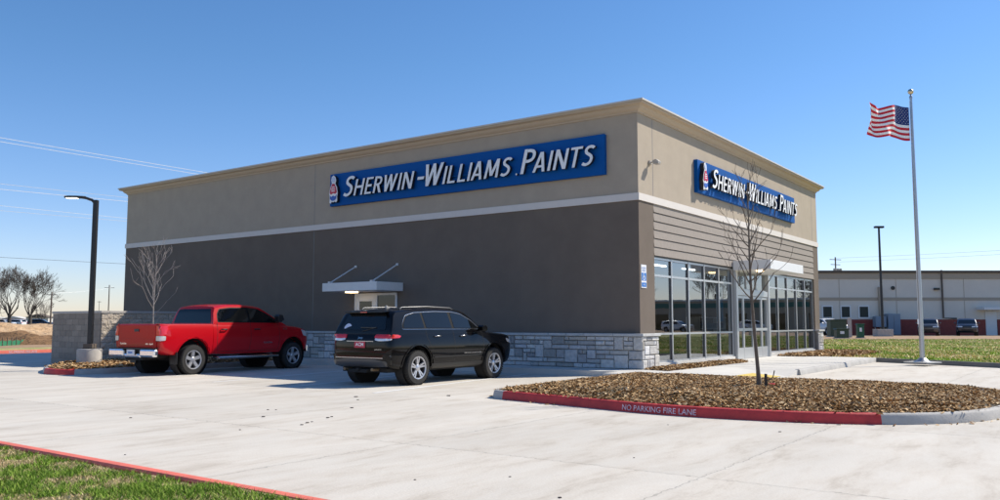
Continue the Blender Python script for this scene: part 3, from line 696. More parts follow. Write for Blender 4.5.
# stone base: individually sized blocks over mortar
def ashlar(u0, u1, z0, z1, put, cols, mb, rnd, cu=0.145, rows=7):
    n = max(1, int(round((u1 - u0) / cu))); cw = (u1 - u0) / n; ch = (z1 - z0) / rows
    occ = [[False] * rows for _ in range(n)]
    for i in range(n):
        for j in range(rows):
            if occ[i][j]: continue
            w = rnd.choice([1, 2, 2, 2, 3, 3, 4]); h = rnd.choice([1, 2, 2, 3, 3]) if w > 1 else rnd.choice([1, 2, 2]); h = 1 if w == 4 else h
            h = min(h, rows - j, 3)
            while h > 1 and any(occ[i][j + q] for q in range(h)): h -= 1
            ww = 1
            while ww < w and i + ww < n and not any(occ[i + ww][j + q] for q in range(h)): ww += 1
            for a in range(ww):
                for b in range(h): occ[i + a][j + b] = True
            g = 0.009; d = 0.045 + rnd.random() * 0.028; e = 0.016
            a0, a1, b0, b1 = u0 + i * cw + g, u0 + (i + ww) * cw - g, z0 + j * ch + g, z0 + (j + h) * ch - g
            jj = lambda: rnd.uniform(-.006, .006)
            front = [put(a0 + e + jj(), b0 + e + jj(), d + jj()), put(a1 - e + jj(), b0 + e + jj(), d + jj()), put(a1 - e + jj(), b1 - e + jj(), d + jj()), put(a0 + e + jj(), b1 - e + jj(), d + jj())]
            back = [put(a0, b0, 0.0), put(a1, b0, 0.0), put(a1, b1, 0.0), put(a0, b1, 0.0)]
            mid = [put(a0, b0, d * 0.6), put(a1, b0, d * 0.6), put(a1, b1, d * 0.6), put(a0, b1, d * 0.6)]
            mb.add(front + mid + back, [(0, 1, 2, 3)] + [(k, 4 + k, 4 + (k + 1) % 4, (k + 1) % 4) for k in range(4)] + [(4 + k, 8 + k, 8 + (k + 1) % 4, 4 + (k + 1) % 4) for k in range(4)])
            v = rnd.choice([0.32, 0.40, 0.46, 0.50, 0.54, 0.58, 0.62]) * rnd.uniform(.9, 1.08); wm = rnd.uniform(-.005, .04)
            cols += [(v + wm, v + wm * .5, v - wm * .6)] * 9
mb = MB(); cols = []; rnd = random.Random(5)
ashlar(-0.12, 16.4, 0.0 + 0.15, 1.035, lambda u, z, d: (-0.06 - d, u, z), cols, mb, rnd)
ashlar(-0.12, 0.93, 0.15, 1.035, lambda u, z, d: (u, -0.06 - d, z), cols, mb, rnd)
P_('stone_base', M['stone'], mb, cols=cols, fix=True); mb = MB(); cols = []
ashlar(17.08, 17.9, 0.15, 1.035, lambda u, z, d: (u, -0.06 - d, z), cols, mb, rnd)
P_('stone_base', M['stone'], mb, cols=cols, fix=True)
mb = MB(); mb.box((-0.065, -0.065, 0), (0.3, LT, 1.035)); mb.box((0.301, -0.065, 0), (0.93, 0.3, 1.035)); mb.box((17.08, -0.065, 0), (LS + .06, .3, 1.035)); P_('stone_mortar', M['mortar'], mb, each=True)
mb = MB(); x = -0.16
rnd = random.Random(2)
while x < 16.3:
    L_ = rnd.uniform(.55, .95); mb.box((-0.16, x, 1.037), (0.0, min(x + L_ - .008, 16.3), 1.112)); x += L_
mb.box((0.002, -0.16, 1.037), (0.955, 0.0, 1.112)); P_('stone_cap', M['stonecap'], mb, bevel=0.008); mb = MB(); mb.box((17.05, -0.16, 1.037), (17.96, 0.0, 1.112))
P_('stone_cap', M['stonecap'], mb, bevel=0.008)

# storefront ---------------------------------------------------------------------------
ZB, ZL, ZM, ZT = 0.27, 1.09, 2.75, 3.27
mb = MB(); mb.box((0.95, 0.0, 0.0), (7.2, 0.28, ZB)); mb.box((10.9, 0.0, 0.0), (17.05, 0.28, ZB)); P_('storefront_curb', M['walk'], mb, each=True)
def bay(s0, s1, last=False):
    mb = MB(); w = 0.055
    for (zc, hh) in ((ZB + 0.03, 0.03), (ZL, 0.028), (ZM, 0.032), (ZT - 0.03, 0.03)): mb.box((s0 + w, 0.066, zc - hh), (s1, 0.085, zc + hh), 0); mb.box((s0 + w, 0.0865, zc - hh + .002), (s1, 0.13, zc + hh - .002), 1)
    for s in ([s0] + ([s1] if last else [])):
        mb.box((s, 0.055, ZB), (s + w, 0.08, ZT), 0); mb.box((s + .003, 0.0815, ZB), (s + w - .003, 0.135, ZT), 1)  # box behind each mullion front is coloured dark for the reveal's shade
    f = P_('window', [M['alu'], M['alud']], mb)
    g = MB(); g.add([(s0 + w, 0.105, ZB), (s1, 0.105, ZB), (s1, 0.105, ZT), (s0 + w, 0.105, ZT)], [(0, 1, 2, 3)])
    g.build('pane', M['glass'], f, fix=False)
for k in range(5): bay(0.97 + k * 1.246, 0.97 + (k + 1) * 1.246 if k < 4 else 7.16, k == 4)
for k in range(5): bay(10.93 + k * 1.213, 10.93 + (k + 1) * 1.213 if k < 4 else 16.99, k == 4)
# entrance
mb = MB()
for s in (7.29, 10.68): mb.box((s, -0.06, 0.15), (s + 0.15, 0.25, ZT))
P_('entrance_post', M['alu'], mb, bevel=0.01, each=True)
mb = MB(); mb.box((7.451, -0.03, 2.36), (10.679, 0.12, 2.56)); mb.box((7.451, 0.02, ZT - .07), (10.679, 0.10, ZT)); P_('door_header', M['alu'], mb, bevel=0.008)
mb = MB()
for s in (8.55, 9.58): mb.box((s, .03, 2.57), (s + .05, .10, ZT - .08))
mb.box((7.452, .031, 2.561), (10.678, .099, 2.60)); mb.box((7.452, .031, ZT - .10), (10.678, .099, ZT - .071))
tf = P_('transom', M['alu'], mb); MB().add([(7.451, .07, 2.57), (10.679, .07, 2.57), (10.679, .07, ZT - .07), (7.451, .07, ZT - .07)], [(0, 1, 2, 3)]).build('pane', M['glass'], tf, fix=False)
def door(name, s0, s1, handle_side=None, bottom=0.38):
    mb = MB(); w = 0.055
    mb.box((s0, 0.0, 0.16), (s0 + w, 0.055, 2.35)); mb.box((s1 - w, 0.0, 0.16), (s1, 0.055, 2.35))
    mb.box((s0 + w, 0.003, 0.165), (s1 - w, 0.052, 0.16 + bottom)); mb.box((s0 + w, 0.003, 2.26), (s1 - w, 0.052, 2.348)); mb.box((s0 + w, 0.003, 1.12), (s1 - w, 0.052, 1.22))
    d = P_(name, M['alu'], mb); MB().add([(s0 + w, .03, .5), (s1 - w, .03, .5), (s1 - w, .03, 2.25), (s0 + w, .03, 2.25)], [(0, 1, 2, 3)]).build('pane', M['glass'], d, fix=False)
    if handle_side is not None:
        h = MB(); x = s0 + .05 if handle_side < 0 else s1 - .05; h.tube([(x, -.002, .95), (x, -.07, .95), (x, -.07, 1.35), (x, -.002, 1.35)], .013, 6); h.build('handle', M['steel'], d)
door('sidelight', 7.455, 8.10); door('door', 8.115, 9.055, 1); door('door', 9.065, 10.005, -1); door('sidelight', 10.02, 10.675)
mb = MB(); mb.box((7.2, 0.0, 0.0), (10.93, 0.3, 0.155)); P_('threshold', M['walk'], mb)
# entrance canopy
mb = MB(); mb.box((7.1, -1.31, 3.20), (10.85, -0.015, 3.52)); cn = P_('canopy', M['white'], mb, bevel=0.012)
mb = MB(); mb.lathe([(0.001, 3.15), (0.10, 3.15), (0.13, 3.17), (0.13, 3.199)], 16, o=(7.7, -0.75, 0)); mb.build('downlight', M['warm'], cn)
# wall lamp high by the corner
mb = MB(); mb.box((0.66, -0.05, 5.88), (0.80, -0.003, 5.98)); mb.box((0.70, -0.20, 5.92), (0.76, -0.05, 5.95)); mb.prism([(-0.30, 5.86), (-0.16, 5.86), (-0.14, 5.97), (-0.24, 6.0), (-0.32, 5.93)], 0.64, 0.82, 'x')
P_('wall_lamp', M['conc'], mb, bevel=0.006)

# side door with its small canopy
mb = MB(); mb.box((-1.27, 8.68, 2.46), (-0.004, 11.22, 2.74)); cs = P_('side_canopy', M['white'], mb, bevel=0.01)
for t in (8.95, 10.92): mb = MB(); mb.tube([(-1.20, t, 2.75), (-0.02, t, 3.36)], 0.022, 8); mb.box((-0.03, t - .045, 3.32), (-0.003, t + .045, 3.40)); mb.box((-1.25, t - .05, 2.741), (-1.13, t + .05, 2.79)); mb.build('tie_rod', M['white'], cs)
mb = MB(); mb.box((-0.78, 10.28, 2.42), (-0.5, 10.62, 2.459)); mb.build('downlight', M['warm'], cs)
mb = MB()
for a, b in ((8.94, 9.0), (9.83, 9.92), (10.86, 10.92)): mb.box((-0.045, a, 0.15), (-0.003, b, 2.42))
mb.box((-0.044, 8.94, 2.34), (-0.003, 10.92, 2.42)); sf = P_('side_door', M['white'], mb)
mb = MB(); y0, y1 = 9.92, 10.86
mb.box((-0.03, y0, 0.17), (-0.003, y0 + .17, 2.34)); mb.box((-0.03, y1 - .17, .17), (-0.003, y1, 2.34)); mb.box((-0.0295, y0 + .17, .17), (-0.003, y1 - .17, 1.15)); mb.box((-0.0295, y0 + .17, 2.15), (-0.003, y1 - .17, 2.338))
mb.build('door_leaf', M['white'], sf)
mb = MB(); mb.box((-0.015, y0 + .17, 1.15), (-0.003, y1 - .17, 2.15)); mb.box((-0.02, 9.0, .2), (-0.003, 9.83, 2.34)); mb.build('pane', M['carglass'], sf)
mb = MB(); mb.tube([(-.03, y0 + .09, 1.0), (-.09, y0 + .09, 1.0), (-.09, y0 + .2, 1.0)], .012, 6); mb.build('handle', M['steel'], sf)

# interior: floor, rear wall, ceiling, tubes
mb = MB(); mb.box((.3, .3, 0), (LS - .3, 12, .155)); P_('floor', M['ifloor'], mb)
mb = MB(); mb.box((.3, 12, .155), (LS - .3, 12.2, 3.9)); P_('inner_wall', M['interior'], mb)
mb = MB(); mb.box((.3, .3, 3.9), (LS - .3, 12.2, 4.0)); P_('ceiling', M['interior'], mb)
mb = MB()
for t in (2.2, 5.2, 8.4):
    for s in (2.2, 5.6, 9.0, 12.4, 15.6): mb.box((s - .65, t - .06, 3.84), (s + .65, t + .06, 3.898))
P_('ceiling_light', M['tube'], mb, each=True)
for i, (s, t, w, h, lab) in enumerate([(3.2, 3.2, 2.4, 1.5, 'low shelf unit of paint goods behind the left shop windows'), (6.4, 4.8, 1.6, 1.9, 'tall shelf unit of paint goods inside beside the entrance'), (13.2, 3.4, 3.0, 1.5, 'low shelf unit of paint goods behind the right shop windows')]):
    e = empty('display_shelf', st(s, t, .156), ANG, lab, 'shelf', 'display shelves inside the shop'); r = random.Random(i)
    mb = MB(); mb.box((-w / 2, -.3, 0), (-w / 2 + .04, .3, h)); mb.box((w / 2 - .04, -.3, 0), (w / 2, .3, h))
    for k in range(4): mb.box((-w / 2 + .04, -.29, .08 + k * (h - .12) / 3), (w / 2 - .04, .29, .11 + k * (h - .12) / 3))
    mb.build('shelf_frame', M['white'], e)
    mb = MB()
    for k in range(3):
        x = -w / 2 + .15
        while x < w / 2 - .15: mb.lathe([(0.001, 0), (.085, 0), (.085, .2), (.001, .2)], 10, o=(x, -.15, .112 + k * (h - .12) / 3)); x += .2
    mb.build('paint_can', M['shelf'], e)['kind'] = 'stuff'
for s0, lab in ((6.2, 'blue poster hanging inside the last window left of the entrance'), (11.05, 'blue poster hanging inside the first window right of the entrance')):
    o = MB(); o.box((0, 0, 0), (.55, .01, 1.15)); p = o.build('window_poster', M['poster']); p.location = st(s0 + .1, .27, 1.45); p.rotation_euler = (0, 0, ANG); tag(p, lab, 'poster', 'blue posters inside the windows')

# ---------------------------------------------------------------- the two fascia signs
def para(x0, x1, h=0.068, y0=0.0, y1=1.0): return [(x0 - h, y0), (x0 + h, y0), (x1 + h, y1), (x1 - h, y1)]
def bar(x0, x1, y0, y1): return [(x0, y0), (x1, y0), (x1, y1), (x0, y1)]
def curved(pts, w):
    P = smooth_path(pts, 5); a = offset_poly(P, w / 2); b = offset_poly(P, -w / 2)
    return [[tuple(a[i]), tuple(a[i + 1]), tuple(b[i + 1]), tuple(b[i])] for i in range(len(P) - 1)]
BOWL = curved([(.16, .925), (.27, .925), (.40, .885), (.465, .79), (.465, .66), (.40, .55), (.27, .50), (.16, .50)], .125)
GLYPH = {'I': ([para(.085, .085)], .17), 'H': ([para(.085, .085), para(.575, .575), bar(.08, .58, .44, .585)], .66),
  'E': ([para(.085, .085), bar(.05, .49, 0, .12), bar(.05, .45, .435, .575), bar(.05, .49, .88, 1)], .49), 'L': ([para(.085, .085), bar(.05, .48, 0, .12)], .48),
  'T': ([bar(0, .58, .88, 1), para(.29, .29)], .58), 'N': ([para(.085, .085), para(.595, .595), para(.585, .095, .085)], .68),
  'W': ([para(.28, .09, .075), para(.28, .475, .07), para(.67, .475, .07), para(.67, .86, .075)], .95),
  'M': ([para(.085, .13), para(.41, .15, .075, .12), para(.41, .67, .075, .12), para(.735, .69)], .82),
  'A': ([para(.075, .31, .072), para(.575, .34, .072), bar(.16, .49, .22, .335)], .65), 'P': ([para(.085, .085)] + BOWL, .54),
  'R': ([para(.085, .085), para(.50, .27, .08, 0, .52)] + BOWL, .59),
  'S': (curved([(.475, .85), (.40, .91), (.28, .93), (.16, .885), (.105, .775), (.14, .655), (.26, .565), (.38, .475), (.435, .35), (.40, .185), (.29, .09), (.16, .075), (.03, .14)], .135), .52)}
def smallcaps(word, ratio=0.80):
    """broad humanist capitals, first one taller; overlapping strokes are merged into one outline"""
    polys = []; x = 0
    for i, ch in enumerate(word):
        g, w = GLYPH[ch]; k = 1 if i == 0 else ratio
        kern = {('R', 'W'): -.06, ('L', 'L'): .02, ('W', 'I'): .0, ('I', 'A'): -.05, ('L', 'I'): .0, ('P', 'A'): -.10, ('T', 'S'): -.02, ('N', 'T'): -.02}.get((word[i - 1] if i else '', ch), 0)
        x += kern
        for q in g: polys.append([(x + a * k, b * k) for a, b in q])
        x += w * k + .095
    V = []; F = []; eps = 0.0
    for q in polys:
        ar = sum(q[i][0] * q[(i + 1) % len(q)][1] - q[(i + 1) % len(q)][0] * q[i][1] for i in range(len(q)))
        if ar < 0: q = q[::-1]
        n = len(V); V += [Vector(v) for v in q]; F.append(list(range(n, n + len(q))))
    r = delaunay_2d_cdt(V, [], F, 0, 1e-4)
    def ins(q, x, y):
        c = False
        for i in range(len(q)):
            (x0, y0), (x1, y1) = q[i - 1], q[i]
            if (y0 > y) != (y1 > y) and x < (x1 - x0) * (y - y0) / (y1 - y0) + x0: c = not c
        return c
    keep = []
    for f in r[2]:
        cx = sum(r[0][k][0] for k in f) / 3; cy = sum(r[0][k][1] for k in f) / 3
        if any(ins(q, cx, cy) for q in polys): keep.append(tuple(f))
    return [(v[0], v[1], 0) for v in r[0]], keep
def sign(loc, rz, W, H, label, texts):
    e = empty('wall_sign', loc, rz, label, 'shop sign', 'blue fascia signs')
    mb = MB(); mb.box((0, -0.13, 0), (W, -0.002, H)); mb.build('panel', M['blue'], e, bevel=0.006)
    bm = bmesh.new(); yf = -0.30; dep = 0.11
    allv, allf = [], []
    for (w, x0, x1, z0, cap) in texts:
        if w == '-': vs, fs = [(0, 0, 0), (1, 0, 0), (1, 1, 0), (0, 1, 0)], [(0, 1, 2, 3)]; vs = [(x0 + v[0] * (x1 - x0) + .03 * v[1], z0 + cap * (.36 + .13 * v[1]), 0) for v in vs]
        elif w == 'dot': vs = [(x0 + .03 * math.cos(a * .785), z0 + .03 + .03 * math.sin(a * .785), 0) for a in range(8)]; fs = [tuple(range(8))]
        else:
            vs, fs = smallcaps(w); vs = [(v[0] + .22 * v[1], v[1], 0) for v in vs]
            a = min(v[0] for v in vs); b = max(v[0] for v in vs); vs = [(x0 + (v[0] - a) / (b - a) * (x1 - x0), z0 + v[1] * cap, 0) for v in vs]
        n = len(allv); allv += vs; allf += [tuple(k + n for k in f) for f in fs]
    vb = [bm.verts.new((v[0], yf, v[1])) for v in allv]; used = {k for f in allf for k in f}
    for f in allf:
        try: bm.faces.new([vb[k] for k in f])
        except ValueError: pass
    bmesh.ops.delete(bm, geom=[v for v in bm.verts if not v.link_faces], context='VERTS')
    bmesh.ops.remove_doubles(bm, verts=bm.verts, dist=1e-5)
    faces = bm.faces[:]
    r = bmesh.ops.extrude_face_region(bm, geom=faces)
    bmesh.ops.translate(bm, vec=(0, dep, 0), verts=[g for g in r['geom'] if isinstance(g, bmesh.types.BMVert)])
    bmesh.ops.recalc_face_normals(bm, faces=bm.faces)
    me = bpy.data.meshes.new('lettering'); 
    for f in bm.faces: f.material_index = 0 if f.calc_center_median().y < yf + 0.001 else 1
    bm.to_mesh(me); bm.free(); me.materials.append(M['letter']); me.materials.append(M['black'])
    o = bpy.data.objects.new('lettering', me); COL.objects.link(o); o.parent = e
    # stand-offs
    mb = MB()
    for (w, x0, x1, z0, cap) in texts:
        if w in ('-', 'dot'): continue
        mb.box((x0 + .1, yf + dep, z0 + cap * .3), (x1 - .1, -0.131, z0 + cap * .34))
    mb.build('raceway', M['blue'], e)
    # emblem: tilted can pouring red over a blue globe, on a white outline plate
    k = H / 1.16; lx = 0.10 * k
    def S(pts): return [(lx + x * k, (z + .08) * k) for x, z in pts]
    plate = S([(.03, .02), (.10, .0), (.14, .06), (.22, .03), (.30, .06), (.36, .02), (.42, .08), (.41, .22), (.44, .36), (.40, .56), (.31, .70), (.35, .80), (.32, .92), (.22, 1.0), (.13, .95), (.10, .84), (.14, .72), (.06, .56), (.01, .36), (.04, .2)])
    em = MB().prism(plate, -0.27, -0.262, 'y').build('emblem', M['letter'], e); MB().prism(plate, -0.2615, -0.131, 'y').build('emblem_return', M['black'], em)
    r1 = S([(.17, .70), (.27, .70), (.36, .55), (.40, .38), (.33, .33), (.22, .36), (.10, .32), (.05, .38), (.10, .56)])
    MB().prism(r1, -0.285, -0.2705, 'y').build('red_field', M['logored'], em)
    r2 = S([(.06, .28), (.12, .22), (.22, .27), (.33, .23), (.39, .30), (.37, .16), (.28, .09), (.16, .09), (.07, .15)])
    MB().prism(r2, -0.285, -0.2705, 'y').build('blue_field', M['logoblue'], em)
    r3 = S([(.15, .78), (.24, .74), (.31, .80), (.29, .90), (.21, .95), (.14, .88)])
    MB().prism(r3, -0.285, -0.2705, 'y').build('can_field', M['logopale'], em)
    mb = MB()
    for z, a, b in ((.56, .15, .30), (.49, .12, .33), (.42, .14, .31)): q = S([(a, z), (b, z), (b, z + .03), (a, z + .03)]); mb.prism(q, -0.290, -0.2855, 'y')
    mb.build('emblem_lettering', M['letter'], em)
    return e
TX = [('SHERWIN', .85, 4.20, .255, .71), ('-', 4.32, 4.60, .255, .71), ('WILLIAMS', 4.68, 8.14, .265, .71), ('dot', 8.28, 8.3, .25, .1), ('PAINTS', 8.42, 11.0, .265, .73)]
# side sign: text starts at t = 12.16 and runs towards the corner
sign(st(0, 12.16, 5.575), ANG - R(90), 11.19, 1.16, 'long blue sign on the shaded side wall, reading SHERWIN-WILLIAMS PAINTS in white', TX)
k = 10.15 / 11.19
sign(st(3.91, 0, 5.49), ANG, 10.15, 1.04, 'blue sign on the sunlit front above the windows, reading SHERWIN-WILLIAMS PAINTS', [(w, a * k + (.02 if w != 'SHERWIN' else 0.02), b * k, z * .88, c * .9) for w, a, b, z, c in TX])

# accessible parking sign on the corner pier
e = empty('parking_sign', st(0.24, -0.004, 2.36), ANG, 'small white and blue accessible parking sign on the corner pier', 'sign')
mb = MB(); mb.box((-0.16, -0.012, 0), (.16, 0, .64)); mb.build('plate', M['signw'], e)
mb = MB(); mb.box((-0.14, -0.0155, .20), (.14, -0.0125, .42)); mb.box((-.14, -.0155, .03), (.14, -.0125, .15)); pl = mb.build('blue_field', M['signb'], e)
mb = MB(); mb.lathe([(0.045, -0.018), (0.065, -0.018), (0.065, -0.0158), (0.045, -0.0158)], 16, 'y', o=(0.0, 0, .275), closed=True); mb.box((-.03, -.018, .28), (-.01, -.0158, .38)); mb.box((-.01, -.018, .31), (.05, -.0158, .33)); mb.lathe([(0.001, -.018), (.018, -.018), (.018, -.0158), (.001, -.0158)], 12, 'y', o=(-.02, 0, .40)); mb.build('wheelchair_symbol', M['signw'], e)
vs, fs = text_mesh('RESERVED', 1); vs = fit(vs, -.13, .13, .52, .575); v2, f2 = text_mesh('PARKING', 1); v2 = fit(v2, -.12, .12, .45, .505)
v3, f3 = text_mesh('VAN', 1); v3 = fit(v3, -.05, .05, .065, .115)
mb = MB().add([(v[0], -.0135, v[1]) for v in vs], fs).add([(v[0], -.0135, v[1]) for v in v2], f2); mb.build('lettering', M['signb'], e, fix=False)
MB().add([(v[0], -.0165, v[1]) for v in v3], f3).build('lettering', M['signw'], e, fix=False)

# ================================================================== BLOCK ENCLOSURE
enc = empty('block_wall', st(-6.15, 16.3, 0), ANG, 'head-high screen wall with smooth grey and rough tan blocks by the side lot', 'wall')
def blocks(u0, u1, put, m, name, rnd, rough, base):
    mb = MB(); cols = []; rows = 9; ch = 1.72 / rows
    for j in range(rows):
        x = u0 - (0.2 if j % 2 else 0.0)
        while x < u1 - 0.01:
            a, b = max(x, u0), min(x + 0.4, u1); g = 0.004; z0, z1 = j * ch + g, (j + 1) * ch - g
            if b - a > 0.03:
                d = 0.02 + (rnd.random() * .02 if rough else 0)
                q = lambda: rnd.uniform(-.012, .012) if rough else 0
                n = 3 if rough else 1; vs = []
                for ii in range(n + 1):
                    for jj in range(n + 1):
                        u = a + g + (b - a - 2 * g) * ii / n; z = z0 + (z1 - z0) * jj / n; edge = ii in (0, n) or jj in (0, n)
                        vs.append(put(u, z, d * (.6 if edge and rough else 1) + (q() * 1.2 if not edge else q() * .3)))
                fs = [(ii * (n + 1) + jj, (ii + 1) * (n + 1) + jj, (ii + 1) * (n + 1) + jj + 1, ii * (n + 1) + jj + 1) for ii in range(n) for jj in range(n)]
                c0, c1 = 0, n; k = len(vs); vs += [put(a + g, z0, -.01), put(b - g, z0, -.01), put(b - g, z1, -.01), put(a + g, z1, -.01)]
                A, B, C_, D = 0, n * (n + 1), n * (n + 1) + n, n
                fs += [(A, B, k + 1, k), (B, C_, k + 2, k + 1), (C_, D, k + 3, k + 2), (D, A, k, k + 3)]
                mb.add(vs, fs); v = rnd.uniform(.85, 1.12); cols += [(base[0] * v, base[1] * v, base[2] * v)] * len(fs)
            x += 0.4
    return mb.build(name, m, enc, cols=cols)
rnd = random.Random(4)
blocks(0.0, 3.15, lambda u, z, d: (-d, u, z), M['cmu'], 'smooth_blocks', rnd, False, (0.27, 0.235, 0.20))
blocks(0.0, 6.0, lambda u, z, d: (u, -d, z), M['split'], 'split_face_blocks', rnd, True, (0.50, 0.43, 0.35))
mb = MB(); mb.box((0, 0, 0), (0.2, 3.15, 1.715)); mb.box((0.2, 0, 0), (6.0, .2, 1.715)); mb.box((.2, 2.95, 0), (6.0, 3.15, 1.715)); mb.build('wall_core', M['mortar'], enc)
mb = MB(); mb.box((-.04, -.05, 1.722), (.24, 3.19, 1.80)); mb.box((.243, -.05, 1.722), (6.0, .24, 1.80)); mb.build('wall_cap', M['ccap'], enc, bevel=.008)

# ================================================================== LAMP POST, FLAG POLE
lp = at(89, 366, .12); lp = Vector((lp.x, lp.y, 0)); KL = lp.y / 835
post = empty('street_lamp', lp, 0, 'tall black lamp post on a round concrete footing beside the block wall', 'street lamp')
mb = MB(); mb.lathe([(0.001, .0), (.34, .0), (.345, .1), (.345, .60), (.33, .63), (.001, .635)], 28); mb.build('footing', M['conc'], post, smooth=40)
mb = MB(); mb.box((-.15, -.15, .636), (.15, .15, .66)); mb.prism([(-.14, -.14), (.14, -.14), (.14, .14), (-.14, .14)], .66, .78); mb.build('base_cover', M['wood'], post, bevel=.01)
ZP = CAMZ + (323 - 199) * KL
mb = MB(); mb.box((-.065, -.065, .78), (.065, .065, ZP)); mb.build('pole', M['black'], post, bevel=.012)
hd = (at(66, 195, 3) - lp); 
mb = MB(); mb.tube([(0, 0, ZP - .12), (-.12, 0, ZP + .0), (-.30, 0.0, ZP + .06), (-.45, 0, ZP + .08)], [.05, .045, .04, .035], 8); mb.build('arm', M['black'], post, smooth=50)
hz = ZP + .08
mb = MB(); mb.prism([(-.38, -.07), (-.30, .0), (-.38, .07), (-.55, .13), (-.80, .15), (-.93, .10), (-.96, 0), (-.93, -.10), (-.80, -.15), (-.55, -.13)], hz - .02, hz + .04); mb.build('lamp_head', M['black'], post, bevel=.015)
mb = MB(); mb.box((-.88, -.10, hz - .028), (-.58, .10, hz - .021)); mb.build('lens', M['lens'], post)

fp = at(922.5, 361, .15); fp.z = 0.11
fpole = empty('flagpole', fp, 0, 'tall silver flagpole with a ball finial standing on the lawn by the kerb', 'flagpole')
KF = fp.y / 835; HT = CAMZ + (323 - 94) * KF - fp.z
mb = MB(); mb.tube([(0, 0, .0), (0, 0, 1.2), (0, 0, 4.0), (0, 0, HT)], [.080, .075, .065, .042], 20); mb.build('pole', M['steel'], fpole, smooth=60)
mb = MB(); mb.lathe([(0.30, 0), (.30, .015), (.19, .05), (.13, .12), (.10, .14), (.09, .02)], 24); mb.build('flash_collar', M['steel'], fpole, smooth=40)
mb = MB(); mb.lathe([(0.001, HT + .02), (.05, HT), (.055, HT + .06), (.03, HT + .10), (.02, HT + .16), (.001, HT + .16)], 16); mb.build('truck', M['steel'], fpole, smooth=50)
mb = MB(); mb.lathe([(.095 * math.sin(a * math.pi / 12) + .0001, HT + .235 - .095 * math.cos(a * math.pi / 12)) for a in range(13)], 20); mb.build('finial', M['gold'], fpole, smooth=60)
mb = MB(); mb.tube([(-.09, -.03, 1.2), (-.075, -.03, HT - .1)], .006, 5); mb.box((-.12, -.05, 1.25), (-.08, -.01, 1.42)); mb.build('halyard', M['wire'], fpole)
mb = MB(); mb.box((-.42, -.38, -.02), (.42, .38, .02)); o = mb.build('flagpole_pad', M['walk']); o.location = fp; o.rotation_euler = (0, 0, R(-62)); o['kind'] = 'structure'

def flag():
    ztop = CAMZ + (323 - 103.5) * KF; hoist = 34.5 * KF; L_ = hoist * 1.85
    wind = Vector((-0.88, -0.48, 0)).normalized()
    side = Vector((wind.y, -wind.x, 0))
    NU, NV = 60, 39
    e = empty('national_flag', fp + Vector((-.09, 0, ztop - fp.z)), 0, 'red white and blue striped flag waving from the silver pole', 'flag')
    def F(u, v):   # u 0..1 along fly, v 0..1 downwards
        x = u * L_; amp = .085 * min(1, u * 2.2)
        w = amp * math.sin(u * 10.5 - v * 2.2 + .4) + .05 * u * math.sin(u * 21 + v * 5)
        drop = .13 * u ** 1.1 - .10 * u * math.sin(u * 6 + .5) + .03 * math.sin(u * 11 + v * 2) * u
        shr = 1 - .17 * u + .05 * math.sin(9 * u)
        p = wind * (x * (.97 - .05 * v * u)) + side * (w + .1 * u * v); return Vector((p.x, p.y, -v * hoist * shr - drop - .12 * u * u * v * 0))
    mb = MB()
    for i in range(NU + 1):
        for j in range(NV + 1): mb.v.append(tuple(F(i / NU, j / NV)))
    for i in range(NU):
        for j in range(NV):
            a = i * (NV + 1) + j; mb.f.append((a, a + 1, a + NV + 2, a + NV + 1)); st_ = j // 3
            canton = i < NU * .4 and st_ < 7
            mb.mi.append(2 if canton else (0 if st_ % 2 == 0 else 1))
    cl = mb.build('cloth', [M['flagred'], M['flagwhite'], M['flagblue']], e, smooth=80, fix=False)
    mb = MB()
    for r in range(9):
        n = 6 if r % 2 == 0 else 5
        for c in range(n):
            u = (.4 * (c + (.5 if n == 6 else 1.0)) / 6); v = (r + 1) / 10 * 7 / 13; rr = .0135
            mb = MB()
            P0 = [F(max(u + (rr if k % 2 == 0 else rr * .42) * math.cos(math.pi / 2 + k * math.pi / 5) * .62, 0), v - (rr if k % 2 == 0 else rr * .42) * math.sin(math.pi / 2 + k * math.pi / 5)) for k in range(10)]
            p = F(u, v); nn = (F(u + .01, v) - p).cross(F(u, v + .01) - p).normalized() * .006
            mb.add([p + nn] + [q + nn for q in P0] + [p - nn] + [q - nn for q in P0], [(0, k + 1, (k + 1) % 10 + 1) for k in range(10)] + [(11, (k + 1) % 10 + 12, k + 12) for k in range(10)] + [(k + 1, (k + 1) % 10 + 1, (k + 1) % 10 + 12, k + 12) for k in range(10)])
            mb.build('star', M['flagwhite'], cl, fix=False)
    return e
flag()

# ================================================================== TREES
def branches(segs, p, d, L_, r, depth, rnd, ang=0.5, up=0.25, shrink=0.72, nch=(2, 3), twigr=0.003, ratio=0.68):
    """grow one limb as a short chain, then its children"""
    n = 4; pts = [p]; rads = [r]; q = p; dd = d.normalized()
    for i in range(n):
        dd = (dd + Vector((rnd.uniform(-1, 1), rnd.uniform(-1, 1), rnd.uniform(-.6, 1))) * .13 + Vector((0, 0, up * .12))).normalized()
        q = q + dd * (L_ / n); pts.append(q); rads.append(max(twigr, r * (1 - .45 * (i + 1) / n)))
    segs.append((pts, rads))
    if depth <= 0: return
    k = rnd.randint(*nch)
    for c in range(k):
        f = rnd.uniform(.35, 1.0) if c else 1.0; i = min(n, max(1, int(round(f * n)))); a = rnd.uniform(0, 6.283)
        perp = dd.orthogonal().normalized(); perp = (Matrix.Rotation(a, 3, dd) @ perp)
        nd = (dd * math.cos(ang) + perp * math.sin(ang) * rnd.uniform(.6, 1.25)).normalized()
        branches(segs, pts[i], nd, L_ * rnd.uniform(shrink - .12, shrink + .1), rads[i] * ratio, depth - 1, rnd, ang, up, shrink, nch, twigr, ratio)
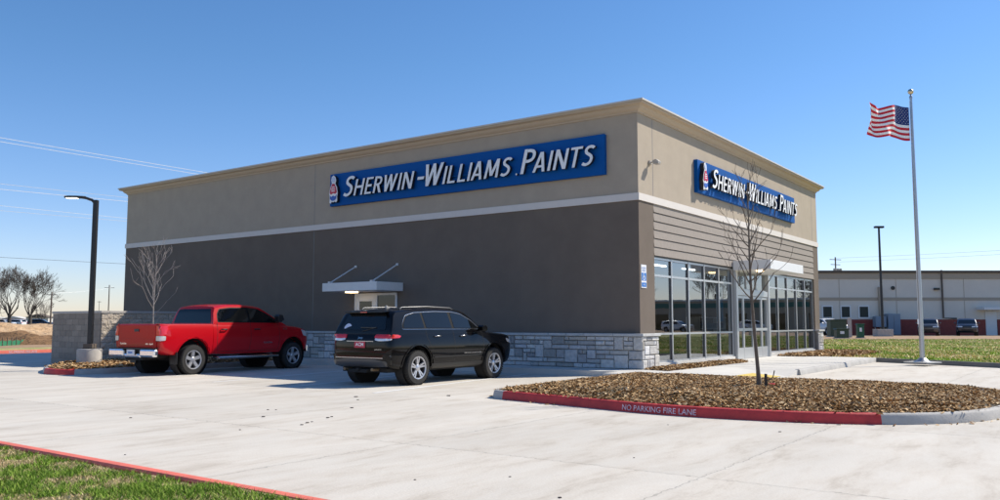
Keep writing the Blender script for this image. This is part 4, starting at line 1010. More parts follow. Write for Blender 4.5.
def young_tree(loc, H, clear, spread, seed, label, bark, twigs, group=None, n_l=16, lean=(0, 0), zoff=0, r0=0.045, depth=2, tr=0.003):
    rnd = random.Random(seed); e = empty('young_tree', loc, 0, label, 'tree', group)
    mb = MB(); pts = []; rads = []; N = 12
    for i in range(N + 1):
        f = i / N; pts.append(Vector((lean[0] * f + .03 * math.sin(5 * f + seed), lean[1] * f + .03 * math.cos(4 * f), H * f * .96))); rads.append(r0 * (1 - f) ** .8 + tr)
    rads[0] *= 1.35
    mb.tube(pts, rads, 8); mb.build('trunk', bark, e, smooth=70)
    segs = []
    for k in range(n_l):
        f = clear / H + (1 - clear / H) * ((k + .3) / n_l) ** 1.05 * .92; i = f * N; p = pts[int(i)].lerp(pts[min(N, int(i) + 1)], i - int(i))
        a = k * 2.399 + rnd.uniform(-.5, .5); el = rnd.uniform(.42, .85) + .35 * f; rel = (1 - f) ** .6
        L_ = spread * (.35 + 1.0 * rel) * rnd.uniform(.75, 1.2); d = Vector((math.cos(a) * math.cos(el), math.sin(a) * math.cos(el), math.sin(el)))
        branches(segs, p, d, L_ * .62, r0 * (.42 * rel + .10), depth, rnd, .55, .5, .62, (1, 3), tr, .6)
    mb = MB()
    for p, r in segs: mb.tube(p, r, 5, caps=False)
    mb.build('crown', twigs, e, smooth=70, fix=False); return e
tb = at(758.5, 385, .27); tb.z = .24
young_tree(tb, 4.0, 1.55, 1.0, 21, 'slender leafless young tree in the mulch island before the shop front', M['bark'], M['bark'], lean=(-.12, .05), n_l=24, r0=.035, depth=2, tr=.0036)
# stake and hooked tie at its foot, tag on the mulch
e = empty('tree_stake', tb + Vector((.10, -.12, -.06)), 0, 'short dark stake with a curved tie at the foot of the young tree', 'stake')
mb = MB(); mb.box((-.02, -.02, 0), (.02, .02, .30)); mb.build('stake', M['black'], e)
mb = MB(); mb.tube([(0, 0, .17), (.07, .0, .19), (.13, 0, .24), (.16, 0, .36)], .011, 6); mb.build('tie', M['wood'], e)
mb = MB(); mb.prism([(-.06, -.02), (.02, -.04), (.07, .01), (.03, .05), (-.04, .04)], 0, .035); o = mb.build('marker_flag', M['tagred'], bevel=.004); o.location = tb + Vector((.26, .05, .02)); tag(o, 'small red plastic tag lying on the mulch by the young tree', 'tag')
t2 = at(153, 358, .2); t2 = Vector(((154 - 500) / 835 * 25.6, 25.6, .2))
young_tree(t2, 3.42, 1.45, 1.25, 9, 'small pale leafless tree behind the red pickup, against the dark wall', M['barkl'], M['barkl'], n_l=15, r0=.026, depth=2, tr=.004)

def big_tree(px, Y, ztop, z0, seed, label, w=1.0, depth=6, bark=None):
    rnd = random.Random(seed); H = ztop - z0; e = empty('bare_tree', far(px, Y, z0), 0, label, 'tree', 'leafless trees beyond the diggings')
    mb = MB(); mb.tube([(0, 0, 0), (.05, 0, H * .14), (0, .05, H * .28)], [.045 * H, .032 * H, .027 * H], 8); mb.build('trunk', M['bark2'], e, smooth=60)
    segs = []
    for k in range(6):
        a = k * 1.05 + rnd.uniform(-.3, .3); el = rnd.uniform(.55, 1.25); d = Vector((math.cos(a) * math.cos(el) * w, math.sin(a) * math.cos(el) * w, math.sin(el)))
        branches(segs, Vector((0, 0, H * rnd.uniform(.18, .28))), d, H * .26, H * .017, depth, rnd, .48, .35, .80, (2, 3), .018, .66)
    mb = MB()
    for p, r in segs: mb.tube(p, r, 3, caps=False)
    mb.build('crown', M['bark2'], e, fix=False); return e
big_tree(9, 150, 10.2, .2, 31, 'broad leafless tree at the far left beyond the clay heap', .75)
big_tree(30, 150, 9.6, .2, 34, 'leafless tree with a forked crown beyond the clay heap', .6)
big_tree(-14, 165, 10.5, .2, 36, 'leafless tree at the very left edge of the field')
big_tree(42, 240, 8.0, .2, 39, 'smaller distant leafless tree beside the wooden pole', depth=4)

# ================================================================== POLES AND WIRES
def upole(px, Y, ztop, label, arms=((.5, 2.2),), cans=False, z0=-.03, r=.15, az=0.4):
    e = empty('utility_pole', far(px, Y, z0), az, label, 'utility pole'); H = ztop - z0
    mb = MB(); mb.tube([(0, 0, 0), (0, 0, H)], [r, r * .7], 8); mb.build('pole', M['wood'], e, smooth=60)
    for (dz, w) in arms: mb = MB(); mb.box((-w / 2, -.06, H - dz - .1), (w / 2, .06, H - dz)); mb.build('crossarm', M['wood'], e)
    if cans: mb = MB(); [mb.lathe([(0.001, H - 3.1), (.28, H - 3.1), (.28, H - 2.1), (.001, H - 2.05)], 12, o=(x, -.4, 0)) for x in (-.6, .05, .7)]; mb.build('transformer_can', M['conc'], e, smooth=40, each=True)
    return e
upole(50.5, 120, CAMZ + 31 * 120 / 835, 'plain wooden utility pole left of the block wall', ((.35, 1.4),), r=.13)
upole(108, 200, CAMZ + 38 * 200 / 835, 'far dark utility pole seen over the block wall, left of the shop', ((.6, 2.2),))
upole(36, 210, CAMZ + 14 * 210 / 835, 'short distant pole between the bare trees', ((.3, 1.2),), r=.11)
upole(837.5, 150, CAMZ + 66 * 150 / 835, 'utility pole with crossarms and transformer cans over the long building', ((.4, 2.6), (1.3, 2.2)), True, r=.16)
upole(842, 154, CAMZ + 52 * 154 / 835, 'thin shorter pole beside the pole with transformer cans', ((.3, 2.0),), r=.07)
upole(98.5, 230, CAMZ + 22 * 230 / 835, 'small distant pole just right of the black lamp post', ((.2, 1.0),), r=.08)
def wire(a, b, r, m, label, ext0=0.0, ext1=0.0, group='overhead wires', sag=.4):
    d = b - a; A = a - d * ext0; B = b + d * ext1; pts = []
    for i in range(25):
        u = i / 24; p = A.lerp(B, u); p.z -= sag * 4 * u * (1 - u) - 0.0; pts.append(p)
    o = MB().tube(pts, r, 4).build('overhead_wire', m); tag(o, label, 'wire', group); return o
def hi(px, py, z):  # point at height z seen at a spot above the horizon
    return at(px, py, z)
for py0, py1, z, off, lab in ((135.5, 171, 12.0, 0, 'upper line of the highest pair of wires at left'), (139.5, 174, 12.0, 0, 'lower line of the highest pair of wires at left'),
                         (182, 196, 11.0, 0, 'upper line of the middle pair of wires at left'), (187.5, 200, 11.0, 0, 'lower line of the middle pair of wires at left'),
                         (204, 217, 10.2, 0, 'upper line of the lowest pale pair of wires at left'), (209, 220, 10.2, 0, 'lower line of the lowest pale pair of wires at left')):
    xb = 205 if py0 < 150 else 125
    wire(hi(0, py0, z), hi(xb, py1, z), .017, M['wire'], lab, 2.0, 1.2, sag=0.12)
wire(hi(0, 256.5, 8), hi(125, 263, 8), .022, M['wired'], 'single dark wire low across the left sky', 1.0, 2.0, sag=.1)
wire(far(837.5, 150, CAMZ + 65 * 150 / 835), far(1000, 118, CAMZ + 74 * 118 / 835), .022, M['wire'], 'upper wire from the far right utility pole', 0, .8, 'right hand wires', sag=.2)
wire(far(837.5, 150, CAMZ + 61 * 150 / 835), far(1000, 118, CAMZ + 70 * 118 / 835), .022, M['wire'], 'lower wire from the far right utility pole', 0, .8, 'right hand wires', sag=.2)
wire(far(50.5, 120, CAMZ + 30 * 120 / 835), far(112, 200, CAMZ + 36 * 200 / 835), .02, M['wire'], 'thin wire from the wooden pole toward the far dark pole', 0, 0, sag=.3)

# far right lamp post
e = empty('parking_lamp', far(882.5, 80, .13), 0, 'thin dark lamp post on a square concrete footing by the long building', 'street lamp'); K = 80 / 835
mb = MB(); mb.box((-.75, -.55, -.1), (.75, .55, .68)); mb.build('footing', M['conc'], e, bevel=.02)
HH = CAMZ + (323 - 227) * K - .13
mb = MB(); mb.tube([(0, 0, .68), (0, 0, HH)], [.14, .10], 8); mb.build('pole', M['black'], e, smooth=60)
mb = MB(); mb.box((-.42, -.2, HH - .05), (.45, .2, HH + .14)); mb.build('lamp_head', M['black'], e, bevel=.02)

# ================================================================== LONG BUILDING
YB = 93.0; KB = YB / 835
def zb(py): return CAMZ + (323 - py) * KB
def xb(px): return (px - 500) * KB
lb = empty('office_building', (0, 0, 0), 0, 'long low beige building with a dark red brick base beyond the lawn', 'building')
X0, X1 = xb(770), xb(1130)
mb = MB(); mb.box((X0, YB, 0), (X1, YB + 25, zb(271.5))); mb.build('wall', M['beige'], lb)
mb = MB(); mb.box((X0 - .05, YB - .08, zb(279)), (X1 + .05, YB - .003, zb(273))); mb.box((X0 - .05, YB - .06, zb(300.5)), (X1 + .05, YB - .003, zb(297.5))); mb.build('trim_band', M['beige2'], lb, each=True)
mb = MB(); mb.box((X0 - .1, YB - .22, zb(272.9)), (X1 + .1, YB + 25, zb(270.5))); mb.build('parapet_cap', M['wood'], lb)
mb = MB()
wins = [(822, 833), (840.5, 851), (858.5, 869.5)]
mb.box((X0, YB - .12, 0), (xb(985), YB - .003, zb(319.5))); mb.box((xb(997), YB - .12, 0), (X1, YB - .003, zb(319.5))); mb.build('brick_base', M['brick'], lb, each=True)
mb = MB()
for x in (840, 897, 965, 1040): mb.box((xb(x), YB - .02, zb(319)), (xb(x) + .05, YB - .001, zb(279)))
mb.build('panel_joint', M['beige2'], lb, each=True)
for a, b in wins + [(1020, 1031), (1045, 1056), (1070, 1081)]:
    mb = MB(); mb.box((xb(a), YB - .09, zb(318.5)), (xb(b), YB - .003, zb(305.5))); w = mb.build('window', M['white'], lb)
    mb = MB(); mb.box((xb(a) + .14, YB - .10, zb(318.5) + .14), (xb(b) - .14, YB - .091, zb(305.5) - .14)); mb.build('pane', M['farpane'], w)
mb = MB(); mb.box((xb(985.3), YB - .06, 0), (xb(996.6), YB - .003, zb(311))); mb.build('door', M['white'], lb)
mb = MB(); mb.box((xb(977), YB - 1.5, zb(310)), (xb(1001), YB - .003, zb(307.5))); mb.build('door_canopy', M['white'], lb)
mb = MB(); mb.box((xb(879), YB - .3, zb(336)), (xb(882), YB - .003, zb(287))); mb.build('duct', M['beige2'], lb)
mb = MB(); mb.tube([(xb(943), YB - .15, zb(270)), (xb(943), YB - .15, zb(318)), (xb(956), YB - .15, zb(318.5))], .09, 6); mb.build('downpipe', M['wood'], lb)
mb = MB(); mb.box((xb(935), YB - .3, zb(290)), (xb(940), YB - .003, zb(288))); mb.lathe([(.001, YB - .1), (.22, YB - .1), (.22, YB - .003)], 12, 'y', o=(xb(894), 0, zb(288))); mb.build('wall_lamp', M['black'], lb, each=True)
mb = MB(); mb.box((xb(939), YB - .05, zb(309)), (xb(943), YB - .003, zb(305))); mb.build('vent', M['beige2'], lb) if False else None
e = empty('electrical_cabinet', (xb(883), YB - .8, 0), 0, 'tall pale blue-grey electrical cabinet against the long building', 'cabinet', None)
mb = MB(); mb.box((0, -.5, .1), (xb(895) - xb(883), .5, zb(314))); mb.build('cabinet_body', M['bluegrey'], e, bevel=.03)
mb = MB(); mb.box((.6, -.515, .4), (.63, -.502, 2.2)); mb.build('door_seam', M['alud'], e)
e = empty('meter_box', (xb(871), YB - .8, 0), 0, 'lower blue-grey meter box on legs, left of the tall cabinet', 'cabinet')
mb = MB(); mb.box((0, -.4, .95), (xb(881.5) - xb(871), .4, zb(316.5))); mb.build('box_body', M['bluegrey'], e, bevel=.03)
mb = MB(); [mb.box((x, -.05, 0), (x + .08, .05, .95)) for x in (.05, .95)]; mb.build('leg', M['bluegrey'], e, each=True)

# utility boxes on the bare strip
def ubox(px0, px1, ytop, ybot, Y, m, label, roof=False, panel=False):
    k = Y / 835; w = (px1 - px0) * k; h = (ybot - ytop) * k; e = empty('utility_box', far(px0, Y, .13), .0, label, 'utility box')
    mb = MB(); mb.box((0, 0, -.05), (w, w * .7, .06)); mb.build('pad', M['conc'], e)
    mb = MB(); mb.box((.06, .05, .06), (w - .06, w * .62, h - .1)); mb.build('cabinet', m, e, bevel=.03)
    mb = MB(); mb.prism([(.0, h - .1), (w, h - .1), (w - .05, h), (.05, h)], .0, w * .68, 'y'); mb.build('lid', m, e, bevel=.01)
    if panel: mb = MB(); mb.box((w * .3, .035, h * .45), (w * .6, .049, h * .72)); mb.build('notice', M['signw'], e)
ubox(836, 849.5, 329.5, 339.5, 69, M['greenm'], 'low dull green transformer box nearest the shop corner', panel=True)
ubox(830, 847.5, 319.5, 337, 77, M['greenm'], 'tall dark green cabinet behind the low transformer box')
ubox(857, 865, 325, 339.5, 70, M['greenb'], 'narrow bright green service box on the bare strip', panel=True)
e = empty('concrete_bollard', far(848.5, 74, .13), 0, 'pale upright post beside the dark green cabinet', 'bollard'); mb = MB(); mb.box((0, 0, 0), (.28, .28, 1.72)); mb.build('post', M['ccap'], e, bevel=.02)

# ================================================================== LEFT DISTANCE
def lowhouse(px0, px1, Y, ytop, m, label, roofm=None, peak=0):
    k = Y / 835; e = empty('distant_building', far(px0, Y, 0), 0, label, 'building'); w = (px1 - px0) * k; h = CAMZ + (323 - ytop) * k
    mb = MB(); mb.box((0, 0, 0), (w, w * .5, h)); mb.build('wall', m, e)
    mb = MB(); mb.prism([(-.3, h), (w + .3, h), (w * .5, h + .3 + peak)], -.3, w * .5 + .3, 'y'); mb.build('roof', roofm or M['farwhite'], e)
    mb = MB()
    for i in range(4): mb.box((w * (.1 + .22 * i), -.05, h * .35), (w * (.18 + .22 * i), -.003, h * .7))
    mb.build('window', M['carglass'], e, each=True)
lowhouse(2, 24, 260, 319, M['farred'], 'low red building in the far left distance', peak=.6)
lowhouse(26, 48, 250, 317.5, M['farwhite'], 'low pale building far off beyond the bare trees', M['wood'], peak=.8)
lowhouse(-40, -3, 270, 318, M['farwhite'], 'long pale building at the left edge of the distance', peak=.6)
lowhouse(55, 98, 300, 318, M['farwhite'], 'pale building hidden behind the block wall', peak=.6)
o = MB()
a, b = far(-6, 50, 0), far(26, 54.5, 0)
dv = (b - a); n = 22; vs = []
for i in range(n + 1):
    p = a + dv * i / n; w = .04 * math.sin(i * 1.9); vs += [(p.x, p.y + w, 0.0), (p.x, p.y + w * .5, .30 + .03 * math.sin(i * 1.3)), (p.x, p.y + w + .02, 0), (p.x, p.y + .02 + w * .5, .30 + .03 * math.sin(i * 1.3))]
fs = []
for i in range(n): k = 4 * i; fs += [(k, k + 4, k + 5, k + 1), (k + 3, k + 7, k + 6, k + 2), (k + 1, k + 5, k + 7, k + 3)]
e = empty('silt_fence', (0, 0, 0), 0, 'low green silt fence in front of the clay heap', 'fence')
MB().add(vs, fs).build('fabric', M['silt'], e, fix=False)
mb = MB(); [mb.box(((a + dv * i / 7).x, (a + dv * i / 7).y - .06, 0), ((a + dv * i / 7).x + .04, (a + dv * i / 7).y - .02, .5)) for i in range(8)]; mb.build('post', M['wood'], e, each=True)
# dark pipe pile behind the silt fence
mb = MB(); [mb.tube([far(8 + i, 55.5 + .3 * i, .12 + .1 * (i % 2)), far(22 + i, 56.5 + .3 * i, .12 + .1 * (i % 2))], .13, 8) for i in range(4)]; o = mb.build('pipe_pile', M['black']); tag(o, 'dark pipes lying behind the green silt fence', 'pipes')

# ================================================================== ACROSS THE ROAD (what the windows mirror)
def warehouse(s, t, w, d, h, label, stripe):
    e = empty('warehouse', st(s, t, 0), ANG, label, 'building'); mb = MB(); mb.box((0, -w / 2, 0), (d, w / 2, h)); mb.build('wall', M['beige2'], e)
    mb = MB(); mb.box((-.05, -w / 2, h - 1.2), (-.003, w / 2, h - .4)); mb.build('trim_band', stripe, e)
    mb = MB(); [mb.box((-.05, -w / 2 + 3 + 7 * i, .2), (-.003, -w / 2 + 6.5 + 7 * i, 3)) for i in range(int(w / 7))]; mb.build('window', M['carglass'], e, each=True)
    mb = MB(); mb.box((-.2, -w / 2 - .2, h), (d + .2, w / 2 + .2, h + .3)); mb.build('roof', M['white'], e)
warehouse(118, -52, 84, 20, 5.2, 'long dark building with a teal stripe across the road', M['teal'])

# ================================================================== VEHICLES
M['railm'] = mat('satin_rail', (0.16, 0.16, 0.165), 0.4, 0.7)
M['trimblack'] = mat('pillar_black', (0.006, 0.006, 0.006), 0.5, spec=0.15)
def mono(xs, ys):
    xs = np.array(xs, float); ys = np.array(ys, float); h = np.diff(xs); dl = np.diff(ys) / h; m = np.zeros(len(xs))
    m[0] = dl[0]; m[-1] = dl[-1]
    for i in range(1, len(xs) - 1): m[i] = 0 if dl[i - 1] * dl[i] <= 0 else 2 * dl[i - 1] * dl[i] / (dl[i - 1] + dl[i])
    def f(x):
        i = int(np.clip(np.searchsorted(xs, x) - 1, 0, len(h) - 1)); u = (x - xs[i]) / h[i]
        return float((2 * u ** 3 - 3 * u ** 2 + 1) * ys[i] + (u ** 3 - 2 * u ** 2 + u) * h[i] * m[i] + (-2 * u ** 3 + 3 * u ** 2) * ys[i + 1] + (u ** 3 - u ** 2) * h[i] * m[i + 1])
    return f
def loft(mb, xs, sec):
    secs = [sec(x) for x in xs]; n = len(secs[0]); vs = []; fs = []
    for x, s in zip(xs, secs):
        full = s + [(-y, z) for y, z in reversed(s[1:-1])]
        vs += [(x, y, z) for y, z in full]
    m = 2 * n - 2
    for i in range(len(xs) - 1):
        for j in range(m): fs.append((i * m + j, i * m + (j + 1) % m, (i + 1) * m + (j + 1) % m, (i + 1) * m + j))
    # caps as strips between the two sides
    for base, rev in ((0, False), ((len(xs) - 1) * m, True)):
        for j in range(n - 1):
            a, b = base + j, base + j + 1; c, d = base + (m - j - 1) % m if j + 1 < n - 1 else base + j + 1, base + (m - j) % m
            q = [a, b, base + (m - (j + 1)) % m, base + (m - j) % m]; q = [v for k, v in enumerate(q) if v not in q[:k]]
            if len(q) >= 3: fs.append(tuple(q) if rev else tuple(reversed(q)))
    mb.add(vs, fs)
def dense(knots, step):
    out = []
    for a, b in zip(knots[:-1], knots[1:]):
        n = max(1, int(math.ceil((b - a) / step))); out += [a + (b - a) * i / n for i in range(n)]
    return out + [knots[-1]]
def cut(o, cutters):
    for c in cutters:
        c.parent = o.parent
        md = o.modifiers.new('b', 'BOOLEAN'); md.operation = 'DIFFERENCE'; md.object = c; md.solver = 'EXACT'
    dg = bpy.context.evaluated_depsgraph_get(); me = bpy.data.meshes.new_from_object(o.evaluated_get(dg)); o.modifiers.clear(); old = o.data; o.data = me
    me.name = o.name
    me.polygons.foreach_set('use_smooth', [True] * len(me.polygons)); me.set_sharp_from_angle(angle=R(32))
    for c in cutters: bpy.data.objects.remove(c)
    return o
def rpoly(pts, r=0.03, n=4):
    """round the corners of a polygon"""
    out = []; N = len(pts)
    for i in range(N):
        p0, p, p1 = Vector(pts[i - 1]), Vector(pts[i]), Vector(pts[(i + 1) % N]); a = (p0 - p); b = (p1 - p); ra = min(r, a.length * .45, b.length * .45)
        A = p + a.normalized() * ra; B = p + b.normalized() * ra
        for k in range(n + 1):
            u = k / n; out.append(tuple(A * (1 - u) ** 2 + p * 2 * u * (1 - u) + B * u * u))
    return out
def patch(name, bvh, poly, direction, off, m, parent, step=0.05, skirt=0.012, mb_only=False):
    """a panel that follows the body: poly in (x,z) for sides, (y,z) for ends, (x,y) for the top"""
    xs = [p[0] for p in poly]; ys = [p[1] for p in poly]
    pts = []; N = len(poly); bound = []
    for i in range(N):
        a, b = Vector(poly[i]), Vector(poly[(i + 1) % N]); k = max(1, int((b - a).length / step)); bound += [a.lerp(b, j / k) for j in range(k)]
    def inside(x, y):
        c = False
        for i in range(N):
            (x0, y0), (x1, y1) = poly[i], poly[(i + 1) % N]
            if (y0 > y) != (y1 > y) and x < (x1 - x0) * (y - y0) / (y1 - y0) + x0: c = not c
        return c
    vin = []; x = min(xs) + step * .5
    while x < max(xs):
        y = min(ys) + step * .5
        while y < max(ys):
            if inside(x, y) and min((Vector((x, y)) - b).length for b in bound) > step * .4: vin.append(Vector((x, y)))
            y += step
        x += step
    V = bound + vin; nb = len(bound)
    r = delaunay_2d_cdt([Vector(v[:2]) for v in V], [(i, (i + 1) % nb) for i in range(nb)], [list(range(nb))], 1, 1e-5)
    dv = {'L': Vector((0, -1, 0)), 'R': Vector((0, 1, 0)), 'B': Vector((1, 0, 0)), 'F': Vector((-1, 0, 0)), 'T': Vector((0, 0, -1))}[direction]
    P = []; Nn = []
    for v in r[0]:
        if direction == 'L': o = Vector((v[0], 3, v[1]))
        elif direction == 'R': o = Vector((v[0], -3, v[1]))
        elif direction == 'B': o = Vector((-5, v[0], v[1]))
        elif direction == 'F': o = Vector((5, v[0], v[1]))
        else: o = Vector((v[0], v[1], 4))
        h, nrm, i, d = bvh.ray_cast(o, dv)
        if h is None: P.append(None); Nn.append(None); continue
        if nrm.dot(dv) > 0: nrm = -nrm
        P.append(h); Nn.append(nrm)
    good = [p for p in P if p is not None]
    if not good: print('patch missed', name); return None
    vs = []; 
    for i, v in enumerate(r[0]):
        if P[i] is None:
            j = min((k for k in range(len(P)) if P[k] is not None), key=lambda k: (Vector(r[0][k]) - Vector(v)).length); q = P[j].copy(); nn = Nn[j]
        else: q = P[i]; nn = Nn[i]
        vs.append(q - dv * off * .6 + nn * off * .4)
    fs = [tuple(f) for f in r[2]]
    # skirt: boundary edges
    from collections import Counter
    ec = Counter()
    for f in fs:
        for k in range(len(f)): ec[tuple(sorted((f[k], f[(k + 1) % len(f)])))] += 1
    be = [e for e, c in ec.items() if c == 1]; n0 = len(vs); mp = {}
    for e in be:
        for k in e:
            if k not in mp: mp[k] = len(vs); vs.append(vs[k] + dv * (off + skirt))
    for a, b in be: fs.append((a, b, mp[b], mp[a]))
    mb = MB().add(vs, fs)
    if mb_only: return mb
    return mb.build(name, m, parent, smooth=35)
def strip(pts, w):
    """polyline to thin polygon"""
    P = [Vector(p) for p in pts]; a = offset_poly(P, w / 2); b = offset_poly(P, -w / 2); return [tuple(p) for p in a] + [tuple(p) for p in reversed(b)]
def bvh_of(objs):
    bm = bmesh.new()
    for o in objs: bm.from_mesh(o.data)
    t = BVHTree.FromBMesh(bm); bm.free(); return t

def wheel(parent, x, y, side, R_, rr, spokes, w=0.25, twin=False, hole=False):
    """side=+1 left; wheel with tyre and rim children"""
    e = empty('wheel', (x, y, R_)); e.parent = parent
    s = side
    prof = [(rr + .005, -w / 2 + .02), (rr + .03, -w / 2), (R_ - .03, -w / 2 + .005), (R_ - .006, -w / 2 + .035), (R_, -w / 2 + .06), (R_, w / 2 - .06), (R_ - .006, w / 2 - .035), (R_ - .03, w / 2 - .005), (rr + .03, w / 2), (rr + .005, w / 2 - .02)]
    mb = MB(); mb.lathe(prof, 40, 'y', closed=True)
    # tread grooves
    for k in range(44):
        a = 2 * math.pi * k / 44
        for yy in (-w * .30, w * .30):
            c, sn = math.cos(a), math.sin(a); q = lambda rad, t, yy2: (rad * c - t * sn, yy2, rad * sn + t * c)
            mb.add([q(R_ - .006, -.014, yy - .045), q(R_ - .006, .014, yy - .045), q(R_ - .006, .014, yy + .045), q(R_ - .006, -.014, yy + .045), q(R_ + .005, -.012, yy - .04), q(R_ + .005, .012, yy - .04), q(R_ + .005, .012, yy + .04), q(R_ + .005, -.012, yy + .04)],
                   [(4, 5, 6, 7), (0, 1, 5, 4), (1, 2, 6, 5), (2, 3, 7, 6), (3, 0, 4, 7)])
    mb.build('tyre', M['tyre'], e, smooth=40)
    o = s * w / 2
    mb = MB(); mb.lathe([(rr + .012, o - s * .012), (rr + .008, o), (rr - .012, o - s * .004), (rr - .02, o - s * .02)], 40, 'y')
    rim = mb.build('rim', M['rim'], e, smooth=35)
    mb = MB(); mb.lathe([(rr - .02, o - s * .0205), (rr - .03, o - s * .15), (rr - .005, o - s * .17)], 40, 'y'); mb.lathe([(.001, o - s * .10), (rr - .03, o - s * .11)], 24, 'y'); mb.build('brake_disc', M['barrel'], rim)
    mb = MB()
    for k in range(spokes):
        a = 2 * math.pi * k / spokes + math.pi / 2
        for da, wd in (((-.16, .017), (.16, .017)) if twin else ((0, .040),)):
            a2 = a + da; c, sn = math.cos(a2), math.sin(a2)
            def q(rad, t, yy): return (rad * c - t * sn, yy, rad * sn + t * c)
            r0, r1 = .05, rr - .012; wi, wo = wd * .9, wd * 1.15
            f0, f1 = o - s * .035, o - s * .015
            mb.add([q(r0, -wi, f0), q(r0, wi, f0), q(r1, wo, f1), q(r1, -wo, f1), q(r0, -wi * 1.3, f0 - s * .04), q(r0, wi * 1.3, f0 - s * .04), q(r1, wo * 1.3, f1 - s * .04), q(r1, -wo * 1.3, f1 - s * .04)],
                   [(0, 1, 2, 3), (0, 4, 5, 1), (1, 5, 6, 2), (2, 6, 7, 3), (3, 7, 4, 0)])
    mb.lathe([(.001, o - s * .012), (.04, o - s * .014), (.075, o - s * .03), (.075, o - s * .09)], 20, 'y')
    mb.build('spokes', M['rim'], rim, smooth=30)
    mb = MB()
    for k in range(5):
        a = 2 * math.pi * k / 5; mb.lathe([(.001, o - s * .022), (.011, o - s * .022), (.011, o - s * .05)], 8, 'y', o=(.055 * math.cos(a), 0, .055 * math.sin(a)))
    mb.build('wheel_nut', M['black'], rim)
    return e
def liner(parent, x, y, R_, depth):
    mb = MB(); s = 1 if y > 0 else -1; mb.lathe([(R_ - .006, y), (R_ - .006, y - s * depth), (.001, y - s * depth)], 32, 'y', o=(x, 0, 0)); 
    mb.v = [(a, b, c + 0) for a, b, c in mb.v]; return mb
def cyl_cutter(x, z, y0, y1, r):
    mb = MB(); mb.lathe([(0.0, y0), (r, y0), (r, y1), (0.0, y1)], 48, 'y', o=(x, 0, z))
    # clean poles
    me_o = mb.build('cutter', M['under']); bm = bmesh.new(); bm.from_mesh(me_o.data); bmesh.ops.remove_doubles(bm, verts=bm.verts, dist=1e-5); bmesh.ops.recalc_face_normals(bm, faces=bm.faces); bm.to_mesh(me_o.data); bm.free(); return me_o
def textpatch(word, x0, x1, z0, h, place, m, parent, name='badge', shear=0.0):
    vs, fs = text_mesh(word, 1, .02); vs = fit(vs, x0, x1, z0, z0 + h); return MB().add([place(v[0], v[1]) for v in vs], fs).build(name, m, parent, fix=False)

